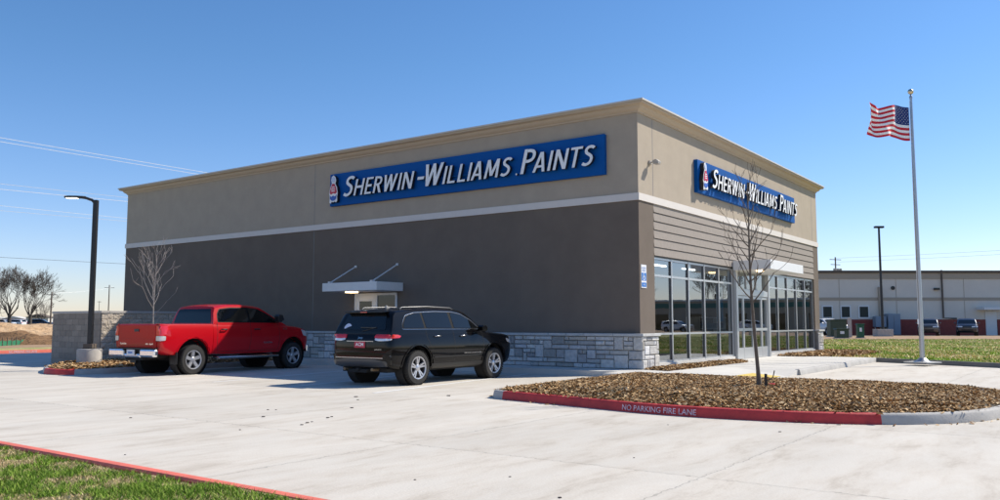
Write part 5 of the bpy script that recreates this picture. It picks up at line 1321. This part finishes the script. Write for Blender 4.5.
def suv(paint, label, loc, rz, detail=True, group=None, name='sport_utility_vehicle', sx=1.0, plate='red'):
    e = empty(name, loc, rz, label, 'suv', group)
    S_ = [(-2.36, .54, 1.02, 1.02, .79), (-2.33, .46, 1.12, 1.12, .86), (-2.24, .40, 1.18, 1.18, .915), (-2.0, .36, 1.20, 1.21, .945), (-1.4, .34, 1.20, 1.22, .965), (-.5, .33, 1.19, 1.22, .97), (.5, .33, 1.18, 1.21, .97), (1.2, .33, 1.155, 1.20, .965),
          (1.7, .34, 1.125, 1.18, .955), (2.05, .36, 1.105, 1.16, .93), (2.25, .40, 1.07, 1.125, .88), (2.34, .46, 1.01, 1.06, .81), (2.37, .52, .88, .92, .75)]
    X = [s[0] for s in S_]; fz, ft, fc, fw = [mono(X, [s[k] for s in S_]) for k in (1, 2, 3, 4)]
    def sec(x):
        b, t, c, w = fz(x), ft(x), fc(x), fw(x); h = t - b
        return [(0, b), (.75 * w, b), (.90 * w, b + .02), (.955 * w, b + .09), (.975 * w, b + .2 * h + .04), (w * .995, b + .42 * h), (w, b + .58 * h), (w * .992, b + .70 * h), (w * .975, b + .82 * h), (w * .955, t - .06), (.94 * w, t - .02), (.90 * w, t), (.8 * w, t + (c - t) * .35), (.45 * w, t + (c - t) * .85), (0, c)]
    mb = MB(); loft(mb, dense(X, .08), sec); body = mb.build('body', paint, e, smooth=32)
    body = cut(body, [cyl_cutter(x, .42, y0, y1, .475) for x in (-1.457, 1.457) for y0, y1 in ((.62, 1.2), (-1.2, -.62))])
    # cabin
    G = [(-2.30, 1.16), (-2.13, 1.60), (-2.05, 1.67), (-1.6, 1.72), (-.9, 1.75), (-.2, 1.75), (.20, 1.72), (.40, 1.685), (.52, 1.63), (1.28, 1.14)]
    gx = [g[0] for g in G]; gz = lambda x: float(np.interp(x, gx, [g[1] for g in G]))
    roof = mono(gx[2:9], [g[1] for g in G[2:9]])
    def zt(x): return roof(x) if gx[2] <= x <= gx[8] else gz(x)
    plan = mono([-2.4, -2.1, -1.6, -.5, .5, 1.3], [.95, .98, .99, 1.0, .985, .93])
    def Wz(z, x): return plan(x) * float(np.interp(z, [1.10, 1.22, 1.66, 1.78], [.925, .91, .775, .72]))
    def gsec(x):
        t = zt(x); r = min(.09, max(.01, (t - 1.12) * .3)); out = [(0, 1.10), (Wz(1.10, x), 1.10)]
        for k in range(1, 6): z = 1.10 + (t - r - 1.10) * k / 5; out.append((Wz(z, x), z))
        w = Wz(t - r, x)
        for k in range(1, 4): a = k / 3 * math.pi / 2; out.append((w - .12 * (1 - math.cos(a)) * (r / .09), t - r + r * math.sin(a) * 1.0))
        out += [(w * .6, t + .012), (0, t + .02)]; return out
    mb = MB(); loft(mb, dense(gx, .07), gsec); cab = mb.build('cabin', paint, body, smooth=30)
    bv = bvh_of([body, cab])
    for x in (-1.457, 1.457):
        for s in (1, -1):
            wheel(e, x, s * .84, s, .39, .248, 5, .25, twin=True)
    mb = MB()
    for x in (-1.457, 1.457):
        for s in (1, -1): q = MB(); q.lathe([(.468, s * .88), (.468, s * .64), (.001, s * .64)], 32, 'y', o=(x, 0, .42)); mb.add(q.v, q.f)
    mb.box((-2.2, -.70, .30), (2.2, .70, .55)); mb.build('underbody', M['under'], e)
    arch = lambda cx, r0, r1, a0=-12, a1=192, cz=.40, n=22: [(cx + r1 * math.cos(R(a0 + (a1 - a0) * k / n)), cz + r1 * math.sin(R(a0 + (a1 - a0) * k / n))) for k in range(n + 1)] + [(cx + r0 * math.cos(R(a1 - (a1 - a0) * k / n)), cz + r0 * math.sin(R(a1 - (a1 - a0) * k / n))) for k in range(n + 1)]
    for sd in ('R', 'L'):
        # windows: chrome line, black pillar field, glass
        whole = [(-1.94, 1.256), (-1.90, 1.40), (-1.76, 1.58), (-1.445, 1.643), (-.7, 1.677), (-.1, 1.673), (.24, 1.628), (.59, 1.49), (.945, 1.266), (.89, 1.246)]
        inn = [(-1.928, 1.268), (-1.888, 1.40), (-1.75, 1.568), (-1.44, 1.632), (-.7, 1.665), (-.1, 1.66), (.235, 1.615), (.58, 1.478), (.92, 1.262), (.88, 1.258)]
        patch('window_trim', bv, rpoly(whole, .05), sd, .004, M['chromed'], body)
        patch('window_frame', bv, rpoly(inn, .045), sd, .013, M['trimblack'], body)
        for poly in ([(-1.90, 1.285), (-1.865, 1.40), (-1.735, 1.552), (-1.43, 1.615), (-1.26, 1.63), (-1.20, 1.285)], [(-1.13, 1.285), (-1.19, 1.635), (-.7, 1.648), (-.27, 1.645), (-.21, 1.28)], [(-.12, 1.28), (-.17, 1.645), (-.08, 1.642), (.225, 1.597), (.565, 1.46), (.86, 1.275)]):
            patch('side_window', bv, rpoly(poly, .03), sd, .018, M['carglass'], body)
        for cx in (-1.457, 1.457): patch('wheel_arch_flare', bv, arch(cx, .462, .53, -8, 188), sd, .018, paint, body, step=.06)
        patch('sill_cladding', bv, rpoly([(-1.0, .345), (-1.0, .47), (1.0, .47), (1.0, .345)], .02), sd, .012, M['blackp'], body)
        for l in ([(-.17, 1.24), (-.15, .9), (-.15, .50)], [(-1.16, 1.24), (-1.13, 1.05), (-.98, .80), (-.93, .62)], [(.98, 1.20), (1.0, .9), (.93, .55)], [(-1.0, .50), (.95, .50)]):
            patch('door_seam', bv, strip(l, .009), sd, .0025, M['under'], body, step=.1, skirt=0.004)
        s = 1 if sd == 'L' else -1
        patch('door_moulding', bv, rpoly([(-.90, .60), (-.90, .63), (.9, .64), (.9, .61)], .01), sd, .012, M['blackp'], body)
        mb = MB()
        for x in (-.86, .10):
            mb.tube([(x - .02, s * .955, 1.095), (x, s * .985, 1.10), (x + .16, s * .985, 1.10), (x + .18, s * .955, 1.095)], .014, 8)
        mb.build('door_handle', M['chromed'] if detail else paint, body, smooth=50, each=True)
        mb = MB(); mb.prism([(.80, 1.20), (.72, 1.22), (.70, 1.31), (.75, 1.35), (.86, 1.34), (.91, 1.28), (.89, 1.21)], s * .98, s * 1.15, 'y'); mb.tube([(.84, s * .86, 1.22), (.82, s * 1.0, 1.25)], .03, 8); mb.build('wing_mirror', paint, body, bevel=.02)
        mb = MB(); mb.tube([(-1.72, s * .60, 1.72), (-1.66, s * .60, 1.755), (-.8, s * .62, 1.785), (.05, s * .61, 1.765), (.16, s * .605, 1.73)], .014, 8); mb.build('roof_rail', M['railm'], body, smooth=50)
        # tail lamps wrap the corner
        patch('tail_lamp', bv, rpoly([(-2.34, 1.055), (-2.34, 1.15), (-2.10, 1.14), (-2.0, 1.11), (-2.06, 1.07)], .03), sd, .014, M['redlamp'], body)
        patch('tail_lamp', bv, rpoly([(s * .44, 1.065), (s * .46, 1.15), (s * .78, 1.15), (s * .88, 1.145), (s * .89, 1.06), (s * .60, 1.05)], .03), 'B', .016, M['redlamp'], body, step=.03)
        patch('reversing_lamp', bv, rpoly([(s * .47, 1.02), (s * .46, 1.06), (s * .80, 1.055), (s * .88, 1.055), (s * .87, 1.01), (s * .60, 1.0)], .02), 'B', .016, M['clearlamp'], body, step=.03)
        patch('head_lamp', bv, rpoly([(s * .42, .86), (s * .40, .96), (s * .72, .99), (s * .80, .97), (s * .78, .88)], .03), 'F', .012, M['clearlamp'], body)
        patch('head_lamp', bv, rpoly([(2.32, .86), (2.28, .95), (2.02, 1.02), (2.06, .92)], .03), sd, .012, M['clearlamp'], body)
    # rear
    patch('rear_window', bv, rpoly([(-.70, 1.245), (-.60, 1.60), (.60, 1.60), (.70, 1.245)], .06), 'B', .008, M['carglass'], body)
    patch('tailgate_seam', bv, strip([(-.80, 1.20), (-.76, .78), (.76, .78), (.80, 1.20)], .010), 'B', .003, M['under'], body, step=.08, skirt=.003)
    patch('trim_strip', bv, rpoly([(-.42, .985), (-.42, 1.0), (.42, 1.0), (.42, .985)], .004), 'B', .014, M['chromed'], body)
    patch('rear_bumper_skin', bv, rpoly([(-.86, .47), (-.88, .70), (-.5, .745), (.5, .745), (.88, .70), (.86, .47), (.5, .44), (-.5, .44)], .05), 'B', .035, paint, body)
    patch('bumper_cladding', bv, rpoly([(-.80, .455), (-.82, .56), (-.4, .60), (.4, .60), (.82, .56), (.80, .455), (.4, .43), (-.4, .43)], .03), 'B', .045, M['greyplastic'], body)
    patch('bumper_trim', bv, rpoly([(-.74, .618), (-.74, .634), (.74, .634), (.74, .618)], .004), 'B', .042, M['chromed'], body)
    mb = MB()
    mb.add([(-2.26, y, z) for y, z in ((-.62, 1.655), (.62, 1.655))] + [(-1.90, y, z) for y, z in ((-.60, 1.70), (.60, 1.70))] + [(-2.25, -.61, 1.625), (-2.25, .61, 1.625), (-1.92, -.6, 1.62), (-1.92, .6, 1.62)],
           [(0, 1, 3, 2), (4, 6, 7, 5), (0, 4, 5, 1), (0, 2, 6, 4), (1, 5, 7, 3), (2, 3, 7, 6)]); mb.build('rear_spoiler', paint, body, bevel=.012)
    mb = MB(); mb.box((-2.266, -.10, 1.632), (-2.24, .10, 1.650)); mb.build('brake_light', M['redlamp'], body)
    mb = MB(); mb.tube([(-2.30, 0, 1.215), (-2.285, -.10, 1.235), (-2.265, -.38, 1.30)], .009, 6); mb.box((-2.285, -.42, 1.285), (-2.24, .06, 1.305)); mb.build('rear_wiper', M['blackp'], body)
    mb = MB(); mb.box((-2.43, -.17, .86), (-2.405, .17, .975)) if False else None
    xr = lambda y, z: (bv.ray_cast(Vector((-5, y, z)), Vector((1, 0, 0)))[0] or Vector((-2.4, y, z))).x
    x0 = min(xr(0, .86), xr(0, .98)) - .014
    mb = MB(); mb.box((x0 - .006, -.165, .845), (x0 + .01, .165, .985)); pl = mb.build('licence_plate', M['rplate'] if plate == 'red' else M['plate'], e, bevel=.004)
    if detail:
        # letters read left to right seen from behind: +y is the left side
        textpatch('ACM', .125, -.125, .885, .075, lambda y, z: (x0 - .009, y, z), M['letter'], pl, 'plate_lettering')
        textpatch('Jeep', .075, -.075, 1.035, .06, lambda y, z: (xr(y, z) - .012, y, z), M['chromed'], body)
        textpatch('LAREDO', -.45, -.66, .80, .026, lambda y, z: (xr(y, z) - .008, y, z), M['chromed'], body)
        yr = lambda x, z: bv.ray_cast(Vector((x, -3, z)), Vector((0, 1, 0)))[0].y
        textpatch('GRAND CHEROKEE', .20, .88, .665, .032, lambda x, z: (x, yr(x, z) - .006, z), M['chromed'], body)
        p = bv.ray_cast(Vector((-5, .42, 1.33)), Vector((1, 0, 0)))[0]
        mb = MB()
        vs = []; 
        for k in range(14):
            a = k / 14 * 6.283; y, z = .50 + .10 * math.cos(a) - .05 * math.sin(a), 1.33 + .05 * math.sin(a) + .02 * math.sin(2 * a); vs.append((xr(y, z) - .012, y, z))
        mb.add(vs, [tuple(range(14))]); mb.build('window_sticker', M['logopale'], body, fix=False)
        mb = MB(); mb.tube([(-2.2, -.42, .36), (-2.42, -.43, .37)], .035, 10); mb.tube([(-2.2, .42, .36), (-2.42, .43, .37)], .035, 10); mb.build('tailpipe', M['rust'], e, smooth=50, each=True)
        mb = MB(); mb.box((-2.40, -.25, .30), (-2.1, .30, .37)); mb.box((-2.44, -.04, .34), (-2.36, .04, .40)); mb.build('tow_bar', M['under'], e)
        mb = MB(); mb.prism([(-1.55, 1.745), (-1.42, 1.745), (-1.50, 1.80), (-1.545, 1.81)], -.02, .02, 'y'); mb.build('roof_aerial', M['conc'], body, bevel=.004)
        mb = MB(); mb.box((-.9, -.30, 1.766), (-.1, .30, 1.776)); mb.build('sunroof', M['carglass'], body)
    # front
    patch('windscreen', bv, rpoly([(-.80, 1.22), (-.66, 1.60), (.66, 1.60), (.80, 1.22)], .06), 'F', .008, M['carglass'], body)
    patch('grille', bv, rpoly([(-.38, .80), (-.40, .92), (.40, .92), (.38, .80)], .02), 'F', .014, M['blackp'], body)
    patch('lower_grille', bv, rpoly([(-.5, .50), (-.5, .66), (.5, .66), (.5, .50)], .03), 'F', .014, M['blackp'], body)
    return e
M['greyplastic'] = mat('grey_bumper_plastic', (0.045, 0.046, 0.05), 0.4, coat=.3)

sw = Vector((-1.89, 19.04))       # foot of the near rear tyre
hd = Vector(E1[:2]); lf = Vector((-hd.y, hd.x))
c0 = sw + hd * 1.457 + lf * .90
SUV = suv(M['blackcar'], 'glossy black SUV with chrome window trim parked by the side door', (c0.x, c0.y, 0), math.atan2(hd.y, hd.x))

def pickup():
    h = Vector((.52, .854)).normalized(); l = Vector((-h.y, h.x)); rw = Vector((-8.36, 22.85)); c = rw + h * 1.85 + l * .95
    e = empty('pickup_truck', (c.x, c.y, 0), math.atan2(h.y, h.x), 'bright red four-door pickup truck parked nose-in beside the block wall', 'pickup truck')
    S_ = [(-1.20, .52, 1.36, 1.36, .965), (-.6, .50, 1.36, 1.37, .98), (.5, .50, 1.355, 1.375, .98), (1.25, .50, 1.345, 1.38, .98), (1.7, .50, 1.31, 1.365, .975), (2.2, .52, 1.25, 1.32, .955), (2.42, .55, 1.19, 1.26, .93), (2.54, .60, 1.09, 1.14, .86), (2.62, .66, .96, .98, .78), (2.65, .72, .86, .86, .72)]
    X = [s[0] for s in S_]; fz, ft, fc, fw = [mono(X, [s[k] for s in S_]) for k in (1, 2, 3, 4)]
    def sec(x):
        b, t, c_, w = fz(x), ft(x), fc(x), fw(x); hh = t - b
        return [(0, b), (.80 * w, b), (.93 * w, b + .025), (.965 * w, b + .1), (.98 * w, b + .25 * hh), (w, b + .5 * hh), (w, b + .62 * hh), (w * .992, b + .74 * hh), (w * .975, b + .86 * hh), (w * .96, t - .05), (.945 * w, t - .015), (.91 * w, t), (.8 * w, t + (c_ - t) * .35), (.45 * w, t + (c_ - t) * .85), (0, c_)]
    mb = MB(); loft(mb, dense(X, .08), sec); body = mb.build('body', M['redcar'], e, smooth=32)
    body = cut(body, [cyl_cutter(1.85, .45, y0, y1, .535) for y0, y1 in ((.60, 1.2), (-1.2, -.60))])
    G = [(-1.19, 1.34), (-1.10, 1.74), (-1.03, 1.86), (-.6, 1.925), (.0, 1.935), (.45, 1.91), (.66, 1.86), (.78, 1.80), (1.62, 1.33)]
    gx = [g[0] for g in G]; roof = mono(gx[2:8], [g[1] for g in G[2:8]])
    def zt(x): return roof(x) if gx[2] <= x <= gx[7] else float(np.interp(x, gx, [g[1] for g in G]))
    plan = mono([-1.2, -.8, .3, .9, 1.65], [.97, .99, 1.0, .985, .94])
    def Wz(z, x): return plan(x) * float(np.interp(z, [1.28, 1.40, 1.85, 1.95], [.945, .925, .765, .71]))
    def gsec(x):
        t = zt(x); r = min(.09, max(.01, (t - 1.30) * .3)); out = [(0, 1.28), (Wz(1.28, x), 1.28)]
        for k in range(1, 6): z = 1.28 + (t - r - 1.28) * k / 5; out.append((Wz(z, x), z))
        w = Wz(t - r, x)
        for k in range(1, 4): a = k / 3 * math.pi / 2; out.append((w - .12 * (1 - math.cos(a)) * (r / .09), t - r + r * math.sin(a)))
        out += [(w * .6, t + .012), (0, t + .02)]; return out
    mb = MB(); loft(mb, dense(gx, .07), gsec); cab = mb.build('cabin', M['redcar'], body, smooth=30)
    # bed
    B0, B1 = -2.90, -1.225; bp = mono([B0, -2.8, -2.5, -1.2], [.925, .95, .962, .962]); lw = mono([B0, -2.75, -2.4, -1.2], [.66, .60, .53, .52])
    def bsec(x):
        w = bp(x) * 1.02; b = lw(x)
        return [(0, b), (.80 * w, b), (.93 * w, b + .02), (.965 * w, b + .1), (.98 * w, .78), (w, .95), (w * .998, 1.1), (w * .985, 1.22), (w * .965, 1.33), (w * .95, 1.365), (w * .93, 1.375), (w * .87, 1.375), (w * .86, 1.36), (w * .85, .92), (0, .92)]
    mb = MB(); loft(mb, dense([B0, -2.8, -2.5, -2.0, B1], .08), bsec); bed = mb.build('cargo_bed', M['redcar'], e, smooth=30)
    bed = cut(bed, [cyl_cutter(-1.85, .45, y0, y1, .535) for y0, y1 in ((.60, 1.2), (-1.2, -.60))])
    bv = bvh_of([body, cab, bed])
    for x in (-1.85, 1.85):
        for s in (1, -1): wheel(e, x, s * .84, s, .405, .25, 5, .27)
    mb = MB()
    for x in (-1.85, 1.85):
        for s in (1, -1): q = MB(); q.lathe([(.528, s * .90), (.528, s * .62), (.001, s * .62)], 32, 'y', o=(x, 0, .45)); mb.add(q.v, q.f)
    mb.box((-2.9, -.52, .46), (2.3, .52, .62)); mb.box((-1.9, -.75, .36), (-1.8, .75, .46)); mb.box((-3.0, -.35, .42), (-2.3, .35, .60)); mb.build('chassis', M['under'], e)
    mb = MB(); mb.lathe([(0.001, -.3), (.13, -.3), (.13, .5), (.001, .5)], 12, 'x', o=(-2.55, -.45, .50)); mb.build('spare_wheel', M['under'], e) if False else None
    arch = lambda cx, r0, r1, a0=-12, a1=192, cz=.44, n=22: [(cx + r1 * math.cos(R(a0 + (a1 - a0) * k / n)), cz + r1 * math.sin(R(a0 + (a1 - a0) * k / n))) for k in range(n + 1)] + [(cx + r0 * math.cos(R(a1 - (a1 - a0) * k / n)), cz + r0 * math.sin(R(a1 - (a1 - a0) * k / n))) for k in range(n + 1)]
    for sd in ('R', 'L'):
        s = 1 if sd == 'L' else -1
        whole = [(-1.03, 1.42), (-1.0, 1.66), (-.90, 1.80), (-.5, 1.845), (.1, 1.855), (.5, 1.82), (.85, 1.68), (1.32, 1.42), (1.28, 1.40)]
        patch('window_frame', bv, rpoly(whole, .05), sd, .005, M['trimblack'], body)
        for poly in ([(-1.0, 1.435), (-.975, 1.65), (-.88, 1.785), (-.5, 1.82), (.07, 1.832), (.10, 1.43)], [(.17, 1.43), (.15, 1.832), (.48, 1.795), (.82, 1.66), (1.24, 1.43)]):
            patch('side_window', bv, rpoly(poly, .035), sd, .009, M['carglass'], body)
        patch('wheel_arch_flare', bv, arch(1.85, .525, .58, -4, 184), sd, .012, M['redcar'], body, step=.06)
        patch('wheel_arch_flare', bv, arch(-1.85, .525, .58, -4, 184), sd, .012, M['redcar'], bed, step=.06)
        for l in ([(.14, 1.41), (.14, .9), (.10, .60)], [(-1.05, 1.41), (-1.07, .9), (-1.02, .60)], [(1.25, 1.38), (1.27, .9), (1.22, .60)], [(-1.02, .60), (1.22, .60)]):
            patch('door_seam', bv, strip(l, .010), sd, .0025, M['under'], body, step=.1, skirt=.004)
        mb = MB()
        for x in (-.95, .26): mb.tube([(x, s * .975, 1.215), (x + .02, s * 1.015, 1.22), (x + .19, s * 1.015, 1.22), (x + .21, s * .975, 1.215)], .018, 8)
        mb.build('door_handle', M['blackp'], body, smooth=50, each=True)
        mb = MB(); mb.prism([(1.12, 1.42), (1.02, 1.44), (1.0, 1.60), (1.05, 1.66), (1.18, 1.64), (1.24, 1.5)], s * 1.0, s * 1.19, 'y'); mb.tube([(1.15, s * .9, 1.43), (1.12, s * 1.06, 1.48)], .03, 8); mb.build('wing_mirror', M['blackp'], body, bevel=.02)
        mb = MB(); mb.tube([(-1.05, s * .80, .44), (-1.0, s * .98, .43), (1.20, s * .98, .43), (1.25, s * .80, .44)], .045, 10); mb.build('side_step', M['chromed'], e, smooth=50)
        mb = MB(); mb.box((-2.42, s * .74, .30), (-2.39, s * .99, .62)); mb.build('mud_flap', M['blackp'], e)
        # tail lamp wrapping the bed corner
        patch('lamp_surround', bv, rpoly([(s * .785, .915), (s * .785, 1.345), (s * .91, 1.345), (s * .91, .915)], .02), 'B', .024, M['trimblack'], bed, step=.04)
        patch('tail_lamp', bv, rpoly([(s * .80, 1.06), (s * .80, 1.33), (s * .955, 1.33), (s * .97, 1.06)], .02), 'B', .03, M['redlamp'], bed, step=.03)
        patch('tail_lamp', bv, rpoly([(-2.9300, 1.06), (-2.9300, 1.335), (-2.76, 1.31), (-2.74, 1.10)], .03), sd, .014, M['redlamp'], bed, step=.03)
        patch('reversing_lamp', bv, rpoly([(s * .80, .93), (s * .80, 1.055), (s * .97, 1.055), (s * .965, .93)], .02), 'B', .03, M['clearlamp'], bed, step=.03)
        patch('reversing_lamp', bv, rpoly([(-2.9300, .93), (-2.9300, 1.055), (-2.76, 1.05), (-2.77, .94)], .02), sd, .014, M['clearlamp'], bed, step=.03)
        patch('head_lamp', bv, rpoly([(2.58, .95), (2.52, 1.12), (2.22, 1.20), (2.28, 1.02)], .03), sd, .014, M['clearlamp'], body)
        patch('head_lamp', bv, rpoly([(s * .50, .92), (s * .50, 1.08), (s * .80, 1.08), (s * .78, .93)], .03), 'F', .014, M['clearlamp'], body)
    patch('rear_window', bv, rpoly([(-.80, 1.45), (-.70, 1.80), (.70, 1.80), (.80, 1.45)], .06), 'B', .008, M['carglass'], body) if False else None
    bvc = bvh_of([cab]); patch('rear_window', bvc, rpoly([(-.80, 1.40), (-.68, 1.80), (.68, 1.80), (.80, 1.40)], .06), 'B', .008, M['carglass'], body)
    patch('windscreen', bv, rpoly([(-.82, 1.42), (-.66, 1.78), (.66, 1.78), (.82, 1.42)], .06), 'F', .008, M['carglass'], body)
    patch('grille', bv, rpoly([(-.42, .78), (-.44, 1.04), (.44, 1.04), (.42, .78)], .04), 'F', .02, M['chromed'], body)
    mb = MB(); mb.box((2.58, -.80, .48), (2.72, .80, .74)); mb.build('front_bumper', M['chrome'], e, bevel=.05)
    mb = MB(); mb.box((-.10, -.30, 1.90), (-.05, -.22, 1.955)); [mb.lathe([(.001, 1.97), (.03, 1.965), (.05, 1.93)], 10, o=(-.9 + .0, y, 0)) for y in (-.2, 0, .2)]; mb.build('roof_marker', M['black'], body) if False else None
    # tailgate
    mb = MB(); mb.box((-2.9350, -.79, .74), (-2.8550, .79, 1.362)); tg = mb.build('tailgate', M['redcar'], e, bevel=.02)
    mb = MB(); mb.box((-2.9440, -.74, .80), (-2.9360, .74, .98)); mb.build('tailgate_panel', M['redcar'], tg, bevel=.003)
    mb = MB(); mb.box((-2.9520, -.10, 1.17), (-2.9360, .10, 1.24)); mb.build('tailgate_handle', M['black'], tg, bevel=.006)
    mb = MB(); mb.box((-2.98, -.93, 1.363), (-2.9400, .93, 1.385)); mb.build('spoiler_strip', M['blackp'], tg, bevel=.005) if False else None
    tp = lambda y, z: (-2.9460, y, z)
    textpatch('TUNDRA', .70, .42, .825, .045, tp, M['chrome'], tg); textpatch('SR5', -.40, -.50, .825, .04, tp, M['chrome'], tg); textpatch('4x4', -.54, -.70, .825, .045, tp, M['chrome'], tg)
    yr = lambda x, z: bv.ray_cast(Vector((x, -3, z)), Vector((0, 1, 0)))[0].y
    textpatch('TUNDRA', .62, .98, .80, .05, lambda x, z: (x, yr(x, z) - .006, z), M['chromed'], body); textpatch('5.7L', 1.42, 1.60, 1.2, .05, lambda x, z: (x, yr(x, z) - .008, z), M['chromed'], body)
    mb = MB(); mb.box((-3.1000, -.95, .50), (-2.9400, -.34, .72)); mb.box((-3.1000, .34, .50), (-2.9400, .98, .72)); mb.box((-3.0800, -.34, .48), (-2.9400, .34, .60)); bp_ = mb.build('rear_bumper', M['chrome'], e, bevel=.055)
    mb = MB(); mb.box((-3.0900, -.95, .722), (-2.9400, .95, .74)); mb.box((-3.0200, -.34, .60), (-2.9400, .34, .72)); mb.build('bumper_step', M['blackp'], e)
    mb = MB(); mb.box((-3.1150, -.155, .545), (-3.0850, .155, .695)); pl = mb.build('licence_plate', M['plate'], e, bevel=.003)
    mb = MB(); mb.box((-3.1180, -.09, .60), (-3.1155, .09, .64)); mb.build('plate_lettering', M['signb'], pl)
    return e
TRUCK = pickup()

# cars by the long building and in the distance, all nose toward the lot
def head_on(px, Y, paint, label, yaw=0.0, z=.13, group='cars parked by the long building'):
    c = suv(paint, label, far(px, Y, z), R(-90) + yaw, detail=False, group=group, name='parked_car', plate='white'); return c
a = head_on(928.5, 85, M['greycar'], 'dark grey car parked head-on just right of the flagpole', -.5)
b = head_on(966.5, 85, M['bluecar'], 'dark blue car parked head-on between the downpipe and the white door', -.5)
cA = head_on(826, 86, M['whitecar'], 'white vehicle half hidden behind the shop corner', .3)
def dup(src, loc, rz, label, group=None):
    c = copy_tree(src); c.location = loc; c.rotation_euler = (0, 0, rz); c['label'] = label
    if group: c['group'] = group
    return c
g = 'vehicles in the far left distance'
dup(cA, far(3, 175, 0.4), R(10), 'white car at the left edge beyond the clay heap', g)
dup(cA, far(15, 180, 0.4), R(170), 'white car standing between the two bare trees', g)
dup(b, far(41, 165, 0.4), R(20), 'dark car right of the forked bare tree', g)
g2 = 'cars across the road'
dup(cA, st(98, -30, 0), ANG + R(80), 'white car before the dark building across the road, left one', g2)
dup(cA, st(98, -42, 0), ANG + R(95), 'white car before the dark building across the road, middle one', g2)
dup(a, st(98, -55, 0), ANG + R(90), 'dark grey car before the building across the road', g2)
for i, (s, t) in enumerate([(150, -20), (155, -38), (148, -55), (152, -75)]):
    p = st(s, t, 0); rnd = random.Random(50 + i)
    src = [o for o in bpy.data.objects if o.name.startswith('bare_tree') and o.parent is None][i % 2]
    c = copy_tree(src); c.location = p; c.rotation_euler = (0, 0, i * 1.3); c.scale = (1.2, 1.2, 1.2)
    c['label'] = ['leafless tree behind the dark building, first from the left', 'leafless tree behind the dark building, second from the left', 'leafless tree behind the dark building, third from the left', 'leafless tree behind the dark building, last on the right'][i]; c['group'] = 'leafless trees across the road'
print('OBJECTS', len(bpy.data.objects))
